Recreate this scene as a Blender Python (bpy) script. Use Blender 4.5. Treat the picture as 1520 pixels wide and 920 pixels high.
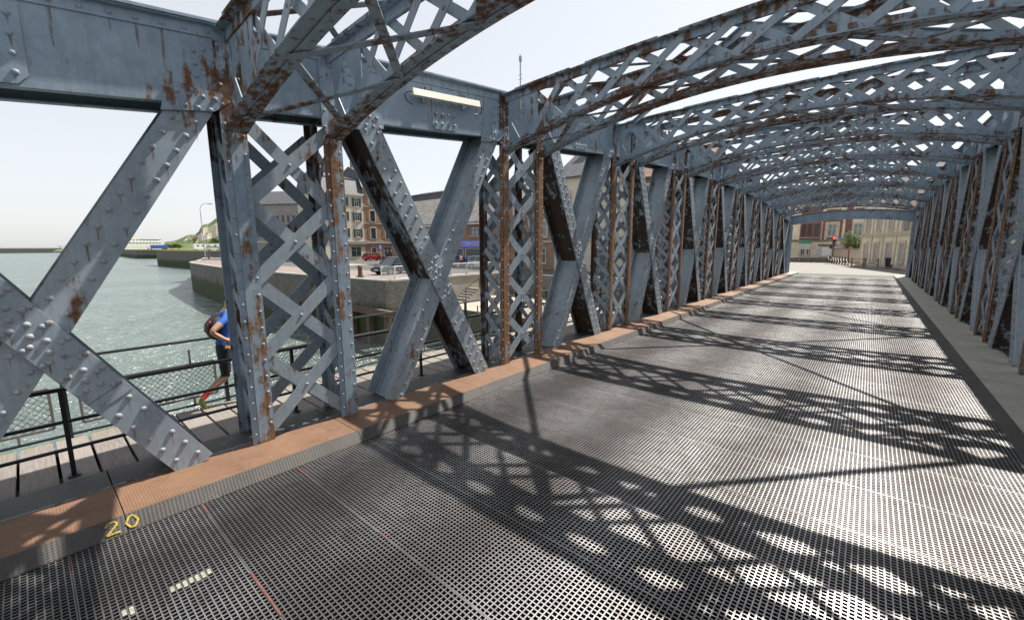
import bpy, math, random
from mathutils import Vector, Matrix
R = random.Random(7)
PI = math.pi
sc = bpy.context.scene
for o in list(bpy.data.objects):
    bpy.data.objects.remove(o, do_unlink=True)
COL = sc.collection

# ------------------------------------------------------------------ camera
CAMH = 2.504
cam = bpy.data.cameras.new("camera")
cam.sensor_width = 36.0
cam.lens = 616.7 / 1520 * 36.0
cam.clip_start = 0.05
cam.clip_end = 6000
camo = bpy.data.objects.new("camera", cam)
COL.objects.link(camo)
yaw, pit, roll = 0.707, 0.150, -0.004
fw = Vector((-math.sin(yaw) * math.cos(pit), math.cos(yaw) * math.cos(pit), -math.sin(pit)))
rt = Vector((math.cos(yaw), math.sin(yaw), 0))
up = rt.cross(fw)
rt, up = rt * math.cos(roll) + up * math.sin(roll), up * math.cos(roll) - rt * math.sin(roll)
M = Matrix((rt, up, -fw)).transposed().to_4x4()
M.translation = Vector((0, 0, CAMH))
camo.matrix_world = M
sc.camera = camo

# ------------------------------------------------------------------ world, sun, exposure
SUN = Vector((0.12, 0.66, 1.0)).normalized()
w = bpy.data.worlds.new("World")
sc.world = w
w.use_nodes = True
nt = w.node_tree
sky = nt.nodes.new("ShaderNodeTexSky")
sky.sky_type = 'NISHITA'
sky.sun_disc = False
sky.sun_elevation = math.asin(SUN.z)
sky.sun_rotation = math.atan2(SUN.x, SUN.y)
sky.altitude = 0
sky.air_density = 1.0
sky.dust_density = 1.2
sky.ozone_density = 1.0
hs = nt.nodes.new("ShaderNodeHueSaturation")
hs.inputs['Saturation'].default_value = 0.5
bg = nt.nodes["Background"]
bg.inputs['Strength'].default_value = 0.09
nt.links.new(sky.outputs['Color'], hs.inputs['Color'])
mx = nt.nodes.new("ShaderNodeMix")          # thin even summer haze over the clear sky
mx.data_type = 'RGBA'
mx.inputs[0].default_value = 0.6
mx.inputs[7].default_value = (5.2, 5.3, 5.42, 1)
nt.links.new(hs.outputs['Color'], mx.inputs[6])
nt.links.new(mx.outputs[2], bg.inputs['Color'])
sl = bpy.data.lights.new("sun", 'SUN')
sl.energy = 4.8
sl.angle = math.radians(0.6)
sl.color = (1.0, 0.94, 0.85)
so = bpy.data.objects.new("sun", sl)
COL.objects.link(so)
so.rotation_euler = SUN.to_track_quat('Z', 'Y').to_euler()
sc.view_settings.view_transform = 'Standard'
sc.view_settings.look = 'None'
sc.view_settings.exposure = 1.0
sc.view_settings.gamma = 1.0

# ------------------------------------------------------------------ helpers
def link(o, parent=None):
    COL.objects.link(o)
    if parent is not None:
        o.parent = parent
    return o

def tag(o, label=None, cat=None, group=None, kind=None):
    if label: o['label'] = label
    if cat: o['category'] = cat
    if group: o['group'] = group
    if kind: o['kind'] = kind
    return o

def empty(name, loc=(0, 0, 0), rz=0.0):
    o = bpy.data.objects.new(name, None)
    o.empty_display_size = 0.2
    o.location = loc
    o.rotation_euler = (0, 0, rz)
    COL.objects.link(o)
    return o

V = Vector
class MB:
    def __init__(s):
        s.v = []; s.f = []; s.m = []
        s.cur = 0
    def add(s, vs, fs):
        b = len(s.v)
        s.v += [tuple(x) for x in vs]
        s.f += [tuple(b + i for i in f) for f in fs]
        s.m += [s.cur] * len(fs)
    def hexa(s, a):       # 8 points, bottom 0-3 then top 4-7
        s.add(a, [(3, 2, 1, 0), (4, 5, 6, 7), (0, 1, 5, 4), (1, 2, 6, 5), (2, 3, 7, 6), (3, 0, 4, 7)])
    def box(s, x0, x1, y0, y1, z0, z1):
        if x0 > x1: x0, x1 = x1, x0
        if y0 > y1: y0, y1 = y1, y0
        s.hexa([(x0, y0, z0), (x1, y0, z0), (x1, y1, z0), (x0, y1, z0), (x0, y0, z1), (x1, y0, z1), (x1, y1, z1), (x0, y1, z1)])
    def bar(s, p, q, w, t, n):
        p = V(p); q = V(q); d = (q - p).normalized(); n = V(n)
        n = (n - d * n.dot(d)).normalized(); sd = d.cross(n)
        a = sd * (w / 2); b = n * (t / 2)
        s.hexa([p - a - b, p + a - b, p + a + b, p - a + b, q - a - b, q + a - b, q + a + b, q - a + b])
    def cyl(s, p, q, r, n=8, r2=None, caps=True):
        p = V(p); q = V(q); d = (q - p).normalized(); r2 = r if r2 is None else r2
        a = d.orthogonal().normalized(); b = d.cross(a)
        vs = []
        for i in range(n):
            t = 2 * PI * i / n; e = a * math.cos(t) + b * math.sin(t)
            vs += [p + e * r, q + e * r2]
        fs = [(2 * i, 2 * ((i + 1) % n), 2 * ((i + 1) % n) + 1, 2 * i + 1) for i in range(n)]
        if caps:
            fs += [tuple(2 * i for i in reversed(range(n))), tuple(2 * i + 1 for i in range(n))]
        s.add(vs, fs)
    def dome(s, p, nrm, r, n=7):
        p = V(p); d = V(nrm).normalized(); a = d.orthogonal().normalized(); b = d.cross(a)
        vs = []
        for (k, hh) in ((1.0, 0.0), (.86, .36), (.5, .6)):
            for i in range(n):
                t = 2 * PI * i / n
                vs.append(p + (a * math.cos(t) + b * math.sin(t)) * (r * k) + d * (r * hh))
        fs = []
        for k in range(2):
            for i in range(n):
                j = (i + 1) % n
                fs.append((k * n + i, k * n + j, (k + 1) * n + j, (k + 1) * n + i))
        fs.append(tuple(2 * n + i for i in range(n)))
        s.add(vs, fs)
    def prism(s, poly, off):
        n = len(poly); off = V(off); P = [V(p) for p in poly]
        vs = P + [p + off for p in P]
        fs = [tuple(reversed(range(n))), tuple(range(n, 2 * n))] + [(i, (i + 1) % n, n + (i + 1) % n, n + i) for i in range(n)]
        s.add(vs, fs)
    def sweep(s, pts, y0, y1, n0, n1):   # polyline in the XZ plane, rectangle y0..y1 by n0..n1 along its normal
        P = [V(p) for p in pts]; vs = []
        for i, p in enumerate(P):
            d = (P[min(i + 1, len(P) - 1)] - P[max(i - 1, 0)]).normalized()
            n = V((-d.z, 0, d.x))
            if n.z < 0: n = -n
            for (yy, nn) in ((y0, n0), (y1, n0), (y1, n1), (y0, n1)):
                vs.append(p + n * nn + V((0, yy, 0)))
        fs = []
        for i in range(len(P) - 1):
            for k in range(4):
                l = (k + 1) % 4
                fs.append((4 * i + k, 4 * i + l, 4 * i + 4 + l, 4 * i + 4 + k))
        e = 4 * (len(P) - 1)
        fs += [(3, 2, 1, 0), (e, e + 1, e + 2, e + 3)]
        s.add(vs, fs)
    def mesh(s, name, mats, smooth=False):
        me = bpy.data.meshes.new(name)
        me.from_pydata(s.v, [], s.f)
        if not isinstance(mats, (list, tuple)): mats = [mats]
        for m in mats: me.materials.append(m)
        if len(mats) > 1: me.polygons.foreach_set('material_index', s.m)
        if smooth: me.polygons.foreach_set('use_smooth', [True] * len(me.polygons))
        me.update()
        return me
    def build(s, name, mats, parent=None, smooth=False, recalc=True):
        me = s.mesh(name, mats, smooth)
        if recalc:
            import bmesh
            bm = bmesh.new(); bm.from_mesh(me)
            bmesh.ops.recalc_face_normals(bm, faces=bm.faces)
            bm.to_mesh(me); bm.free()
        return link(bpy.data.objects.new(name, me), parent)

# ------------------------------------------------------------------ materials
class NT:
    def __init__(s, name):
        s.mat = bpy.data.materials.new(name); s.mat.use_nodes = True
        s.t = s.mat.node_tree; s.b = s.t.nodes["Principled BSDF"]
    def n(s, typ, **kw):
        x = s.t.nodes.new(typ)
        for k, v in kw.items(): setattr(x, k, v)
        return x
    def l(s, a, b): s.t.links.new(a, b)
    def pos(s, scale=(1, 1, 1), coord='pos'):
        if coord == 'pos': g = s.n("ShaderNodeNewGeometry").outputs['Position']
        else: g = s.n("ShaderNodeTexCoord").outputs['Object']
        m = s.n("ShaderNodeVectorMath", operation='MULTIPLY'); m.inputs[1].default_value = scale
        s.l(g, m.inputs[0]); return m.outputs[0]
    def noise(s, vec, scale, detail=4, rough=.6):
        x = s.n("ShaderNodeTexNoise"); x.inputs['Scale'].default_value = scale
        x.inputs['Detail'].default_value = detail; x.inputs['Roughness'].default_value = rough
        if vec is not None: s.l(vec, x.inputs['Vector'])
        return x.outputs['Fac']
    def ramp(s, fac, stops):
        x = s.n("ShaderNodeValToRGB"); e = x.color_ramp.elements
        while len(e) > 1: e.remove(e[-1])
        e[0].position = stops[0][0]; e[0].color = col(stops[0][1])
        for p, c in stops[1:]:
            k = e.new(p); k.color = col(c)
        s.l(fac, x.inputs['Fac']); return x.outputs['Color']
    def mix(s, fac, a, b, mode='MIX'):
        x = s.n("ShaderNodeMix", data_type='RGBA', blend_type=mode)
        for sock, v in ((x.inputs[0], fac), (x.inputs[6], a), (x.inputs[7], b)):
            if hasattr(v, 'is_output'): s.l(v, sock)
            elif sock == x.inputs[0]: sock.default_value = v
            else: sock.default_value = col(v)
        return x.outputs[2]
    def math(s, op, a, b=0.0):
        x = s.n("ShaderNodeMath", operation=op)
        for sock, v in ((x.inputs[0], a), (x.inputs[1], b)):
            if hasattr(v, 'is_output'): s.l(v, sock)
            else: sock.default_value = v
        return x.outputs[0]
    def bump(s, h, strength=.3, dist=.01):
        x = s.n("ShaderNodeBump"); x.inputs['Strength'].default_value = strength
        x.inputs['Distance'].default_value = dist
        s.l(h, x.inputs['Height']); s.l(x.outputs['Normal'], s.b.inputs['Normal'])
    def out(s, color, rough=.6, metal=0.0, spec=.5):
        for k, v in (('Base Color', color), ('Roughness', rough), ('Metallic', metal), ('Specular IOR Level', spec)):
            if hasattr(v, 'is_output'): s.l(v, s.b.inputs[k])
            elif k == 'Base Color': s.b.inputs[k].default_value = col(v)
            else: s.b.inputs[k].default_value = v
        return s.mat

def col(c):
    if isinstance(c, (int, float)): return (c, c, c, 1)
    return (c[0], c[1], c[2], 1)

def plain(name, c, rough=.6, metal=0.0, var=.12, scale=3.0, spec=.5):
    t = NT(name); p = t.pos()
    f = t.noise(p, scale, 5, .65)
    a = tuple(x * (1 - var) for x in c); b = tuple(min(1, x * (1 + var)) for x in c)
    return t.out(t.ramp(f, [(.3, a), (.7, b)]), rough, metal, spec)

def steel(name, rust, base=(.155, .235, .31), lite=(.28, .365, .45), rc=((.055, .028, .018), (.15, .066, .032), (.27, .145, .075))):
    t = NT(name); p = t.pos()
    blot = t.noise(p, 2.3, 6, .65)
    fine = t.noise(p, 26, 4, .7)
    paint = t.mix(t.math('MULTIPLY', fine, .35), t.ramp(t.math('ADD', t.math('MULTIPLY', blot, .55), t.math('MULTIPLY', t.noise(p, 9.5, 5, .7), .45)), [(.36, base), (.63, lite)]), (.30, .33, .36))
    streak = t.noise(t.pos((7, 7, .75)), 1.7, 5, .62)
    patch = t.noise(p, 5.5, 7, .72)
    big = t.noise(p, .9, 2, .5)
    # a rust score: patches broken by streaks, thicker where the big noise is high
    s1 = t.math('ADD', t.math('MULTIPLY', streak, .5), t.math('MULTIPLY', patch, .5))
    s2 = t.math('ADD', s1, t.math('MULTIPLY', t.math('SUBTRACT', big, .5), .35))
    th = .66 - .26 * rust
    mask = t.ramp(s2, [(th, 0.0), (th + .07, 1.0)])
    rustc = t.ramp(t.noise(p, 19, 6, .75), [(.25, rc[0]), (.5, rc[1]), (.75, rc[2])])
    grime = t.ramp(t.noise(t.pos((9, 9, .6)), 2.1, 5, .6), [(.45, 0.0), (.8, .38)])
    paint2 = t.mix(grime, paint, (.16, .145, .125))
    t.bump(t.math('ADD', t.math('MULTIPLY', patch, .6), t.math('MULTIPLY', fine, .4)), .35, .006)
    return t.out(t.mix(mask, paint2, rustc), t.ramp(mask, [(0, .5), (1, .85)]), 0.0, .4)

def bricky(name, c1, c2, mortar, scale=1.0, bw=.5, bh=.25, ms=.02, rough=.85, weed=None, coord='pos'):
    t = NT(name)
    p = t.pos((1, 1, 1), coord)
    sx = t.n("ShaderNodeSeparateXYZ"); t.l(p, sx.inputs[0])
    cx = t.n("ShaderNodeCombineXYZ")
    t.l(t.math('ADD', sx.outputs[0], sx.outputs[1]), cx.inputs[0]); t.l(sx.outputs[2], cx.inputs[1])
    b = t.n("ShaderNodeTexBrick"); t.l(cx.outputs[0], b.inputs['Vector'])
    b.inputs['Scale'].default_value = scale; b.inputs['Brick Width'].default_value = bw
    b.inputs['Row Height'].default_value = bh; b.inputs['Mortar Size'].default_value = ms
    b.inputs['Color1'].default_value = col(c1); b.inputs['Color2'].default_value = col(c2); b.inputs['Mortar'].default_value = col(mortar)
    n = t.noise(p, 1.1, 6, .7)
    c = t.mix(1.0, b.outputs['Color'], t.ramp(n, [(.25, .62), (.75, 1.2)]), 'MULTIPLY')
    if weed is not None:
        zz = t.math('ADD', sx.outputs[2], t.math('MULTIPLY', t.noise(t.pos((.8, .8, .3)), .9, 6, .75), 3.6))
        c = t.mix(t.ramp(t.math('MULTIPLY', t.math('ADD', zz, 10.0), .05), [((weed - .35 + 10) * .05, 1.0), ((weed + .35 + 10) * .05, 0.0)]), c, (.035, .05, .018))
    t.bump(b.outputs['Fac'], -.4, .03)
    return t.out(c, rough)

m_plate = steel('paint_plate', .33)
m_diag = steel('paint_diagonal', .27, (.205, .265, .32), (.335, .39, .44))
m_shade_web = steel('rusty_shaded_web', 1.0, rc=((.022, .015, .012), (.045, .027, .02), (.08, .05, .035)))  # dark rust with the underside's shade also put into the colour
m_flange = steel('rusty_flange', 1.12, rc=((.10, .05, .028), (.21, .115, .062), (.34, .21, .125)))
m_flange0 = steel('part_rusty_flange', .62, rc=((.07, .035, .02), (.18, .095, .05), (.30, .18, .10)))
m_lat = steel('paint_lattice', .36, (.195, .255, .31), (.30, .36, .415))
m_colm0 = steel('paint_column', .66, rc=((.03, .018, .013), (.085, .045, .028), (.17, .09, .05)))
m_colm = steel('paint_column_rusty', .9, rc=((.028, .017, .012), (.075, .042, .027), (.15, .085, .05)))
m_arch = steel('paint_arch', .68, rc=((.05, .028, .02), (.125, .066, .038), (.22, .13, .075)))
m_rivet = steel('paint_rivet', .32, (.21, .24, .27), (.32, .34, .36))
t = NT('rust_run'); p = t.pos()
m_run = t.out(t.ramp(t.noise(p, 30, 4, .7), [(.3, (.09, .045, .022)), (.7, (.26, .13, .06))]), .85)
t.l(t.ramp(t.noise(t.pos((40, 40, 6)), 1.0, 3, .6), [(.35, .05), (.7, .62)]), t.b.inputs['Alpha'])
m_dark = plain('black_rail_paint', (.012, .015, .019), .4)
m_under = plain('dark_understructure', (.045, .034, .028), .8, 0, .4)
# tread plates: rows of small lozenges in relief
def tread(name, c1, c2, rust=None, size=.045):
    t = NT(name); p = t.pos()
    n = t.noise(p, 2.0, 6, .7); n2 = t.noise(p, 11, 5, .7)
    c = t.ramp(n, [(.3, c1), (.7, c2)])
    c = t.mix(t.ramp(n2, [(.45, 0.0), (.75, .5)]), c, rust or c1)
    sx = t.n("ShaderNodeSeparateXYZ"); t.l(p, sx.inputs[0])
    sl_ = t.math('SUBTRACT', sx.outputs[0], sx.outputs[2]); a2 = t.math('ADD', sx.outputs[1], sl_); b = t.math('SUBTRACT', sx.outputs[1], sl_)
    k = 2 * PI / size
    h = t.math('MULTIPLY', t.math('SINE', t.math('MULTIPLY', a2, k)), t.math('SINE', t.math('MULTIPLY', b, k)))
    pale = t.ramp(t.noise(t.pos((1, .5, 1)), 4.5, 6, .8), [(.62, 0.0), (.72, .55)])
    c = t.mix(pale, c, (.33, .31, .28))
    c = t.mix(t.ramp(h, [(.2, 0.0), (.8, .22)]), c, tuple(min(1, x * 1.4) for x in c2))
    t.bump(h, .3, .006)
    return t.out(c, .62, 0.15)
m_orange = tread('rusty_orange_kerb_plate', (.125, .066, .038), (.21, .118, .07), (.20, .14, .10))
m_greyplate = tread('mossy_grey_kerb_plate', (.27, .262, .215), (.42, .40, .335), (.2, .215, .11))
m_tread = tread('grey_chequer_plate', (.04, .038, .037), (.075, .072, .07), (.085, .052, .033), .06)
m_strip = tread('dark_walk_mesh', (.045, .05, .052), (.085, .09, .09), (.06, .07, .04), .05)
t = NT('galvanised_grating'); p = t.pos()
gn = t.noise(p, 1.3, 5, .6); gr = t.noise(t.pos((1, 1, 1)), 6, 6, .75)
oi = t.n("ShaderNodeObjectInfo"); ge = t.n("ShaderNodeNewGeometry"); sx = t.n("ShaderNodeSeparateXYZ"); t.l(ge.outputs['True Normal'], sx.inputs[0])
sp_ = t.n("ShaderNodeSeparateXYZ"); t.l(t.pos(), sp_.inputs[0])
trk = t.math('MULTIPLY', t.math('ADD', t.math('COSINE', t.math('MULTIPLY', t.math('ADD', sp_.outputs[0], 1.6), 2 * PI / 1.62)), 1.0), .5)   # tyres polish the tracks
wear = t.ramp(t.math('ADD', t.math('MULTIPLY', trk, .35), t.math('MULTIPLY', gn, .65)), [(.3, (.24, .235, .237)), (.7, (.50, .495, .505))])
topc = t.mix(t.ramp(gr, [(.47, 0.0), (.75, .7)]), wear, (.12, .08, .06))
topc = t.mix(t.math('MULTIPLY', oi.outputs['Random'], .38), topc, (.12, .115, .11))
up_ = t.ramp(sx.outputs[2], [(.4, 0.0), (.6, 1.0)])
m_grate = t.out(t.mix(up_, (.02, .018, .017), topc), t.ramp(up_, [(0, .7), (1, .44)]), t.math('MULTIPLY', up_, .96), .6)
t = NT('weathered_plank'); oi = t.n("ShaderNodeObjectInfo")
pn = t.noise(t.pos((2.0, 22, 22)), 1.6, 5, .65)
pc = t.ramp(pn, [(.25, (.12, .105, .097)), (.75, (.235, .21, .195))])
pc = t.mix(t.math('MULTIPLY', oi.outputs['Random'], .4), pc, (.27, .245, .225))
sx = t.n("ShaderNodeSeparateXYZ"); t.l(t.pos(), sx.inputs[0])
ms = t.math('ADD', sx.outputs[0], t.math('MULTIPLY', t.noise(t.pos(), 7, 4, .7), .35))
m_moss_f = t.ramp(t.math('ADD', ms, 8.0), [(.50, 1.0), (.64, 0.0)])
pc = t.mix(m_moss_f, pc, (.22, .19, .05))
t.bump(pn, .4, .01)
m_plank = t.out(pc, .85)
m_yellow = plain('yellow_road_paint', (.34, .25, .03), .8, 0, .6, 50)
m_red = plain('red_seam_paint', (.15, .045, .03), .8, 0, .4, 30)
m_cream_rub = plain('pale_worn_paint', (.24, .26, .2), .7, 0, .4, 30)

# ------------------------------------------------------------------ bridge frame lines (metres)
L = 4.536; WY = 1.13
XL, XR = -5.5, 2.35; XC = (XL + XR) / 2; HW = (XR - XL) / 2; DEP = .62
def Ya(i): return 1.70 + L * i
def Yb(i): return Ya(i) + WY
YP = 25.07
def H(y): return 5.2 - .00262 * (y - YP) ** 2
def ztop(y): return H(y) + 1.08
YEND = 43.9
FR = list(range(-1, 9))

bridge = empty('swing_bridge', (XC, 20, 0))
tag(bridge, 'blue-grey riveted steel swing bridge with lattice arches over its grated roadway', 'bridge')
BO = V((XC, 20, 0))
class PB(MB):                       # bridge part builder: world points, stored relative to the bridge's base
    def put(s, name, mat, parent=None, smooth=False):
        s.v = [(x[0] - BO.x, x[1] - BO.y, x[2] - BO.z) for x in s.v]
        o = s.build(name, mat, bridge if parent is None else parent, smooth)
        return o
BARS = [0]; REST = PB(); REST.cur = 0
def bars(parent, segs, big):        # lattice bars: one object each where they show largest, else joined
    for (p, q, w_, t_, n_) in segs:
        if big and BARS[0] < 300:
            b = PB(); b.bar(p, q, w_, t_, n_); b.put('lattice_bar', m_lat, parent); BARS[0] += 1
        else:
            REST.bar(p, q, w_, t_, n_)

def jit(a=.004): return R.uniform(-a, a)

# ---- lattice posts
def post(i, side):
    s = -1 if side == 'L' else 1
    xi = XL if side == 'L' else XR
    xo = xi + s * DEP
    cb = PB(); rv = PB(); segs = []
    for (yc, yin) in ((Ya(i), 1), (Yb(i), -1)):
        zt = ztop(yc)
        for (x, d) in ((xi, s), (xo, -s)):            # flange line and the direction its legs run
            for k in (-1, 1):
                cb.cur = 1 if (x == xi) else 0
                cb.box(x, x + d * .014, yc + k * .011, yc + k * (.125 if x == xi else .095), .02, (H(yc) + .04) if x == xi else zt - .03)
                cb.cur = 0
                if x == xi: cb.box(x, x + d * .014, yc + k * .011, yc + k * .125, H(yc) + .041, zt - .03)
                cb.box(x + d * .014, x + d * .115, yc + k * .011, yc + k * .024, .02, zt - .03)
            cb.box(x + d * .002, x + d * .112, yc - .011, yc + .011, .02, zt - .03)
            if x == xi:
                cb.cur = 1; cb.box(x - d * .013, x, yc - .055, yc + .055, .121, H(yc) - .05); cb.cur = 0
                z = .25
                while z < zt - .15:
                    for k in (-1, 1):
                        rv.dome((x - d * .0005, yc + k * .088, z + (.0 if k < 0 else .1)), (-d, 0, 0), .019)
                        rv.dome((x + d * .07, yc + k * .024, z + .05), (0, k, 0), .017)
                    z += .2
            elif i < 4:
                z = .3
                while z < zt - .15:
                    rv.dome((x - d * .07, yc - .024, z), (0, -1, 0), .018); z += .24
        # transverse lattice between inner and outer columns
        z0, zt2 = .22, H(yc) - .02; n = round((zt2 - z0) / .47); dz = (zt2 - z0) / n
        xa, xb = xi + s * .085, xo - s * .085
        for k in range(n):
            a, b = z0 + k * dz, z0 + (k + 1) * dz
            segs.append(((xa, yc - .019, a), (xb, yc - .019, b), .108, .011, (0, 1, 0)))
            segs.append(((xa, yc + .019, b), (xb, yc + .019, a), .108, .011, (0, 1, 0)))
            if i < 3: rv.dome(((xa + xb) / 2, yc - .025, (a + b) / 2), (0, -1, 0), .02)
        # gusset behind the chord between the columns
        cb.box(xi + s * .115, xo - s * .115, yc - .006, yc + .006, H(yc) + .28, zt - .05)
    # lattice along the road, inner and outer faces
    ya, yb = Ya(i) + .075, Yb(i) - .075
    for x, big in ((xi + s * .03, 1), (xo - s * .03, 0)):
        z0, zt2 = .26, H(Ya(i)) + .2; n = round((zt2 - z0) / .86); dz = (zt2 - z0) / n
        for k in range(n):
            a, b = z0 + k * dz, z0 + (k + 1) * dz
            segs.append(((x - s * .008, ya, a), (x - s * .008, yb, b), .155, .012, (1, 0, 0)))
            segs.append(((x + s * .008, ya, b), (x + s * .008, yb, a), .155, .012, (1, 0, 0)))
            if big:
                rv.dome((x - s * .014, (ya + yb) / 2, (a + b) / 2), (-s, 0, 0), .022)
                for (yy, zz) in ((ya + .03, a + .05), (yb - .03, b - .05)):
                    rv.dome((x - s * .014, yy, zz), (-s, 0, 0), .02)
    o = cb.put('lattice_post', [m_colm0, m_flange0] if (i < 1 and side == 'L') else [m_colm, m_flange])
    rv.put('rivets', m_rivet, o, True)['kind'] = 'stuff'
    bars(o, segs, (side == 'L' and i in (0, 1, 2)))
    return o

# ---- arch ribs
RISE, TR = .60, .10
def zb(x, y): return H(y) + RISE * (1 - ((x - XC) / HW) ** 2)
def zt_(x, y): return ztop(y) - .06 + TR * (1 - ((x - XC) / HW) ** 2)
NN = 12
def rib(i, yc, which):
    cb = PB(); rv = PB(); segs = []
    N = 24
    xs = [XL + .02 + (2 * HW - .04) * k / N for k in range(N + 1)]
    bot = [V((x, yc, zb(x, yc))) for x in xs]; top = [V((x, yc, zt_(x, yc))) for x in xs]
    for pts, sg in ((bot, 1), (top, -1)):
        for k in (-1, 1):
            a, b = sorted((k * .012, k * .115))
            cb.sweep(pts, a, b, -.007, .007)
            a, b = sorted((k * .011, k * .023))
            cb.sweep(pts, a, b, .007 if sg > 0 else -.11, .11 if sg > 0 else -.007)
        cb.sweep(pts, -.011, .011, .004 if sg > 0 else -.105, .105 if sg > 0 else -.004)
        for k in range(N * 2):
            x = XL + .1 + (2 * HW - .2) * (k + .5) / (N * 2)
            if sg > 0:
                z = zb(x, yc)
                for kk in (-1, 1):
                    rv.dome((x + .06 * kk, yc + kk * .075, z - .006), (0, 0, -1), .018)
                rv.dome((x, yc - .023, z + .06), (0, -1, 0), .017)
            else:
                rv.dome((x, yc - .023, zt_(x, yc) - .06), (0, -1, 0), .017)
    # top cover strips, lapped in steps along the rib
    for k in range(5):
        x0 = XL + .35 + k * 1.45
        pts = [V((x0 + q * .29, yc, zt_(x0 + q * .29, yc))) for q in range(5)]
        cb.sweep(pts, -.12, .12, .008, .024)
    node = [XL + .02 + (2 * HW - .04) * k / NN for k in range(NN + 1)]
    for k in range(1, NN - 1):
        x0, x1 = node[k], node[k + 1]
        p0, p1 = V((x0, yc - .03, zb(x0, yc) + .05)), V((x1, yc - .03, zt_(x1, yc) - .05))
        q0, q1 = V((x0, yc + .03, zt_(x0, yc) - .05)), V((x1, yc + .03, zb(x1, yc) + .05))
        segs.append((p0, p1, .105, .012, (0, 1, 0))); segs.append((q0, q1, .105, .012, (0, 1, 0)))
        rv.dome(((x0 + x1) / 2, yc - .036, (p0.z + p1.z) / 2), (0, -1, 0), .022)
    o = cb.put('arch_rib', m_arch)
    rv.put('rivets', m_arch, o, True)['kind'] = 'stuff'
    # end gusset plates with a diamond opening
    for sgn, xe in ((1, XL), (-1, XR)):
        x0, x1 = xe + sgn * .125, node[1] if sgn > 0 else node[NN - 1]
        xm = (x0 + x1) / 2
        b0, b1 = zb(x0, yc) + .02, zb(x1, yc) + .02; t0, t1 = zt_(x0, yc) - .02, zt_(x1, yc) - .02
        zm = (b0 + t0) / 2
        g = PB(); th = V((0, .012, 0))
        D = [(xm, b0 + .14), (x1 + sgn * .02, zm), (xm, t1 - .14), (x0 + sgn * .06, zm)]
        O = [(x0, b0), (x1 + sgn * .12, b1), (x1 + sgn * .12, t1), (x0, t0)]
        Mx = [((x0 + x1) / 2, (b0 + b1) / 2), (x1 + sgn * .12, zm), ((x0 + x1) / 2, (t0 + t1) / 2), (x0, zm)]
        for k in range(4):
            pl = [O[k], Mx[k], D[k], D[(k - 1) % 4], Mx[(k - 1) % 4]]
            g.prism([(a, yc - .006, b) for a, b in pl], th)
        go = g.put('gusset_plate', m_plate, o)
    bars(o, segs, i in (0, 1, 2) and which == 0 or i in (0, 1))
    return o

LAC = PB()
def lacing(i):
    ya, yb = Ya(i), Yb(i); n = 6
    nodes = [XL + .35 + (2 * HW - .7) * k / n for k in range(n + 1)]
    for f, dz, wd in ((zb, -.022, .09), (zt_, .03, .08)):
        for k in range(n):
            x0, x1 = nodes[k], nodes[k + 1]
            for (u0, u1, e) in ((ya, yb, 0.0), (yb, ya, .013)):
                p = (x0, u0, f(x0, u0) + dz + e); q = (x1, u1, f(x1, u1) + dz + e)
                if i in (0, 1, 2, 3):
                    b = PB(); b.bar(p, q, wd, .012, (0, 0, 1)); b.put('lacing_bar', m_arch)
                else: LAC.bar(p, q, wd, .012, (0, 0, 1))

def run(m, x, y, z, ln, w_, s):          # a rust run hanging below a rivet on a road-facing plate
    m.cur = 1
    k = R.uniform(-.006, .006)
    m.add([(x - s * .0016, y - w_ / 2, z), (x - s * .0016, y + w_ / 2, z), (x - s * .0016, y + w_ * .42 + k, z - ln * .6), (x - s * .0016, y + w_ * .2 + k, z - ln), (x - s * .0016, y - w_ * .16 + k, z - ln * .97), (x - s * .0016, y - w_ * .45 + k, z - ln * .55)], [(0, 1, 2, 3, 4, 5)])
    m.cur = 0
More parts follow.
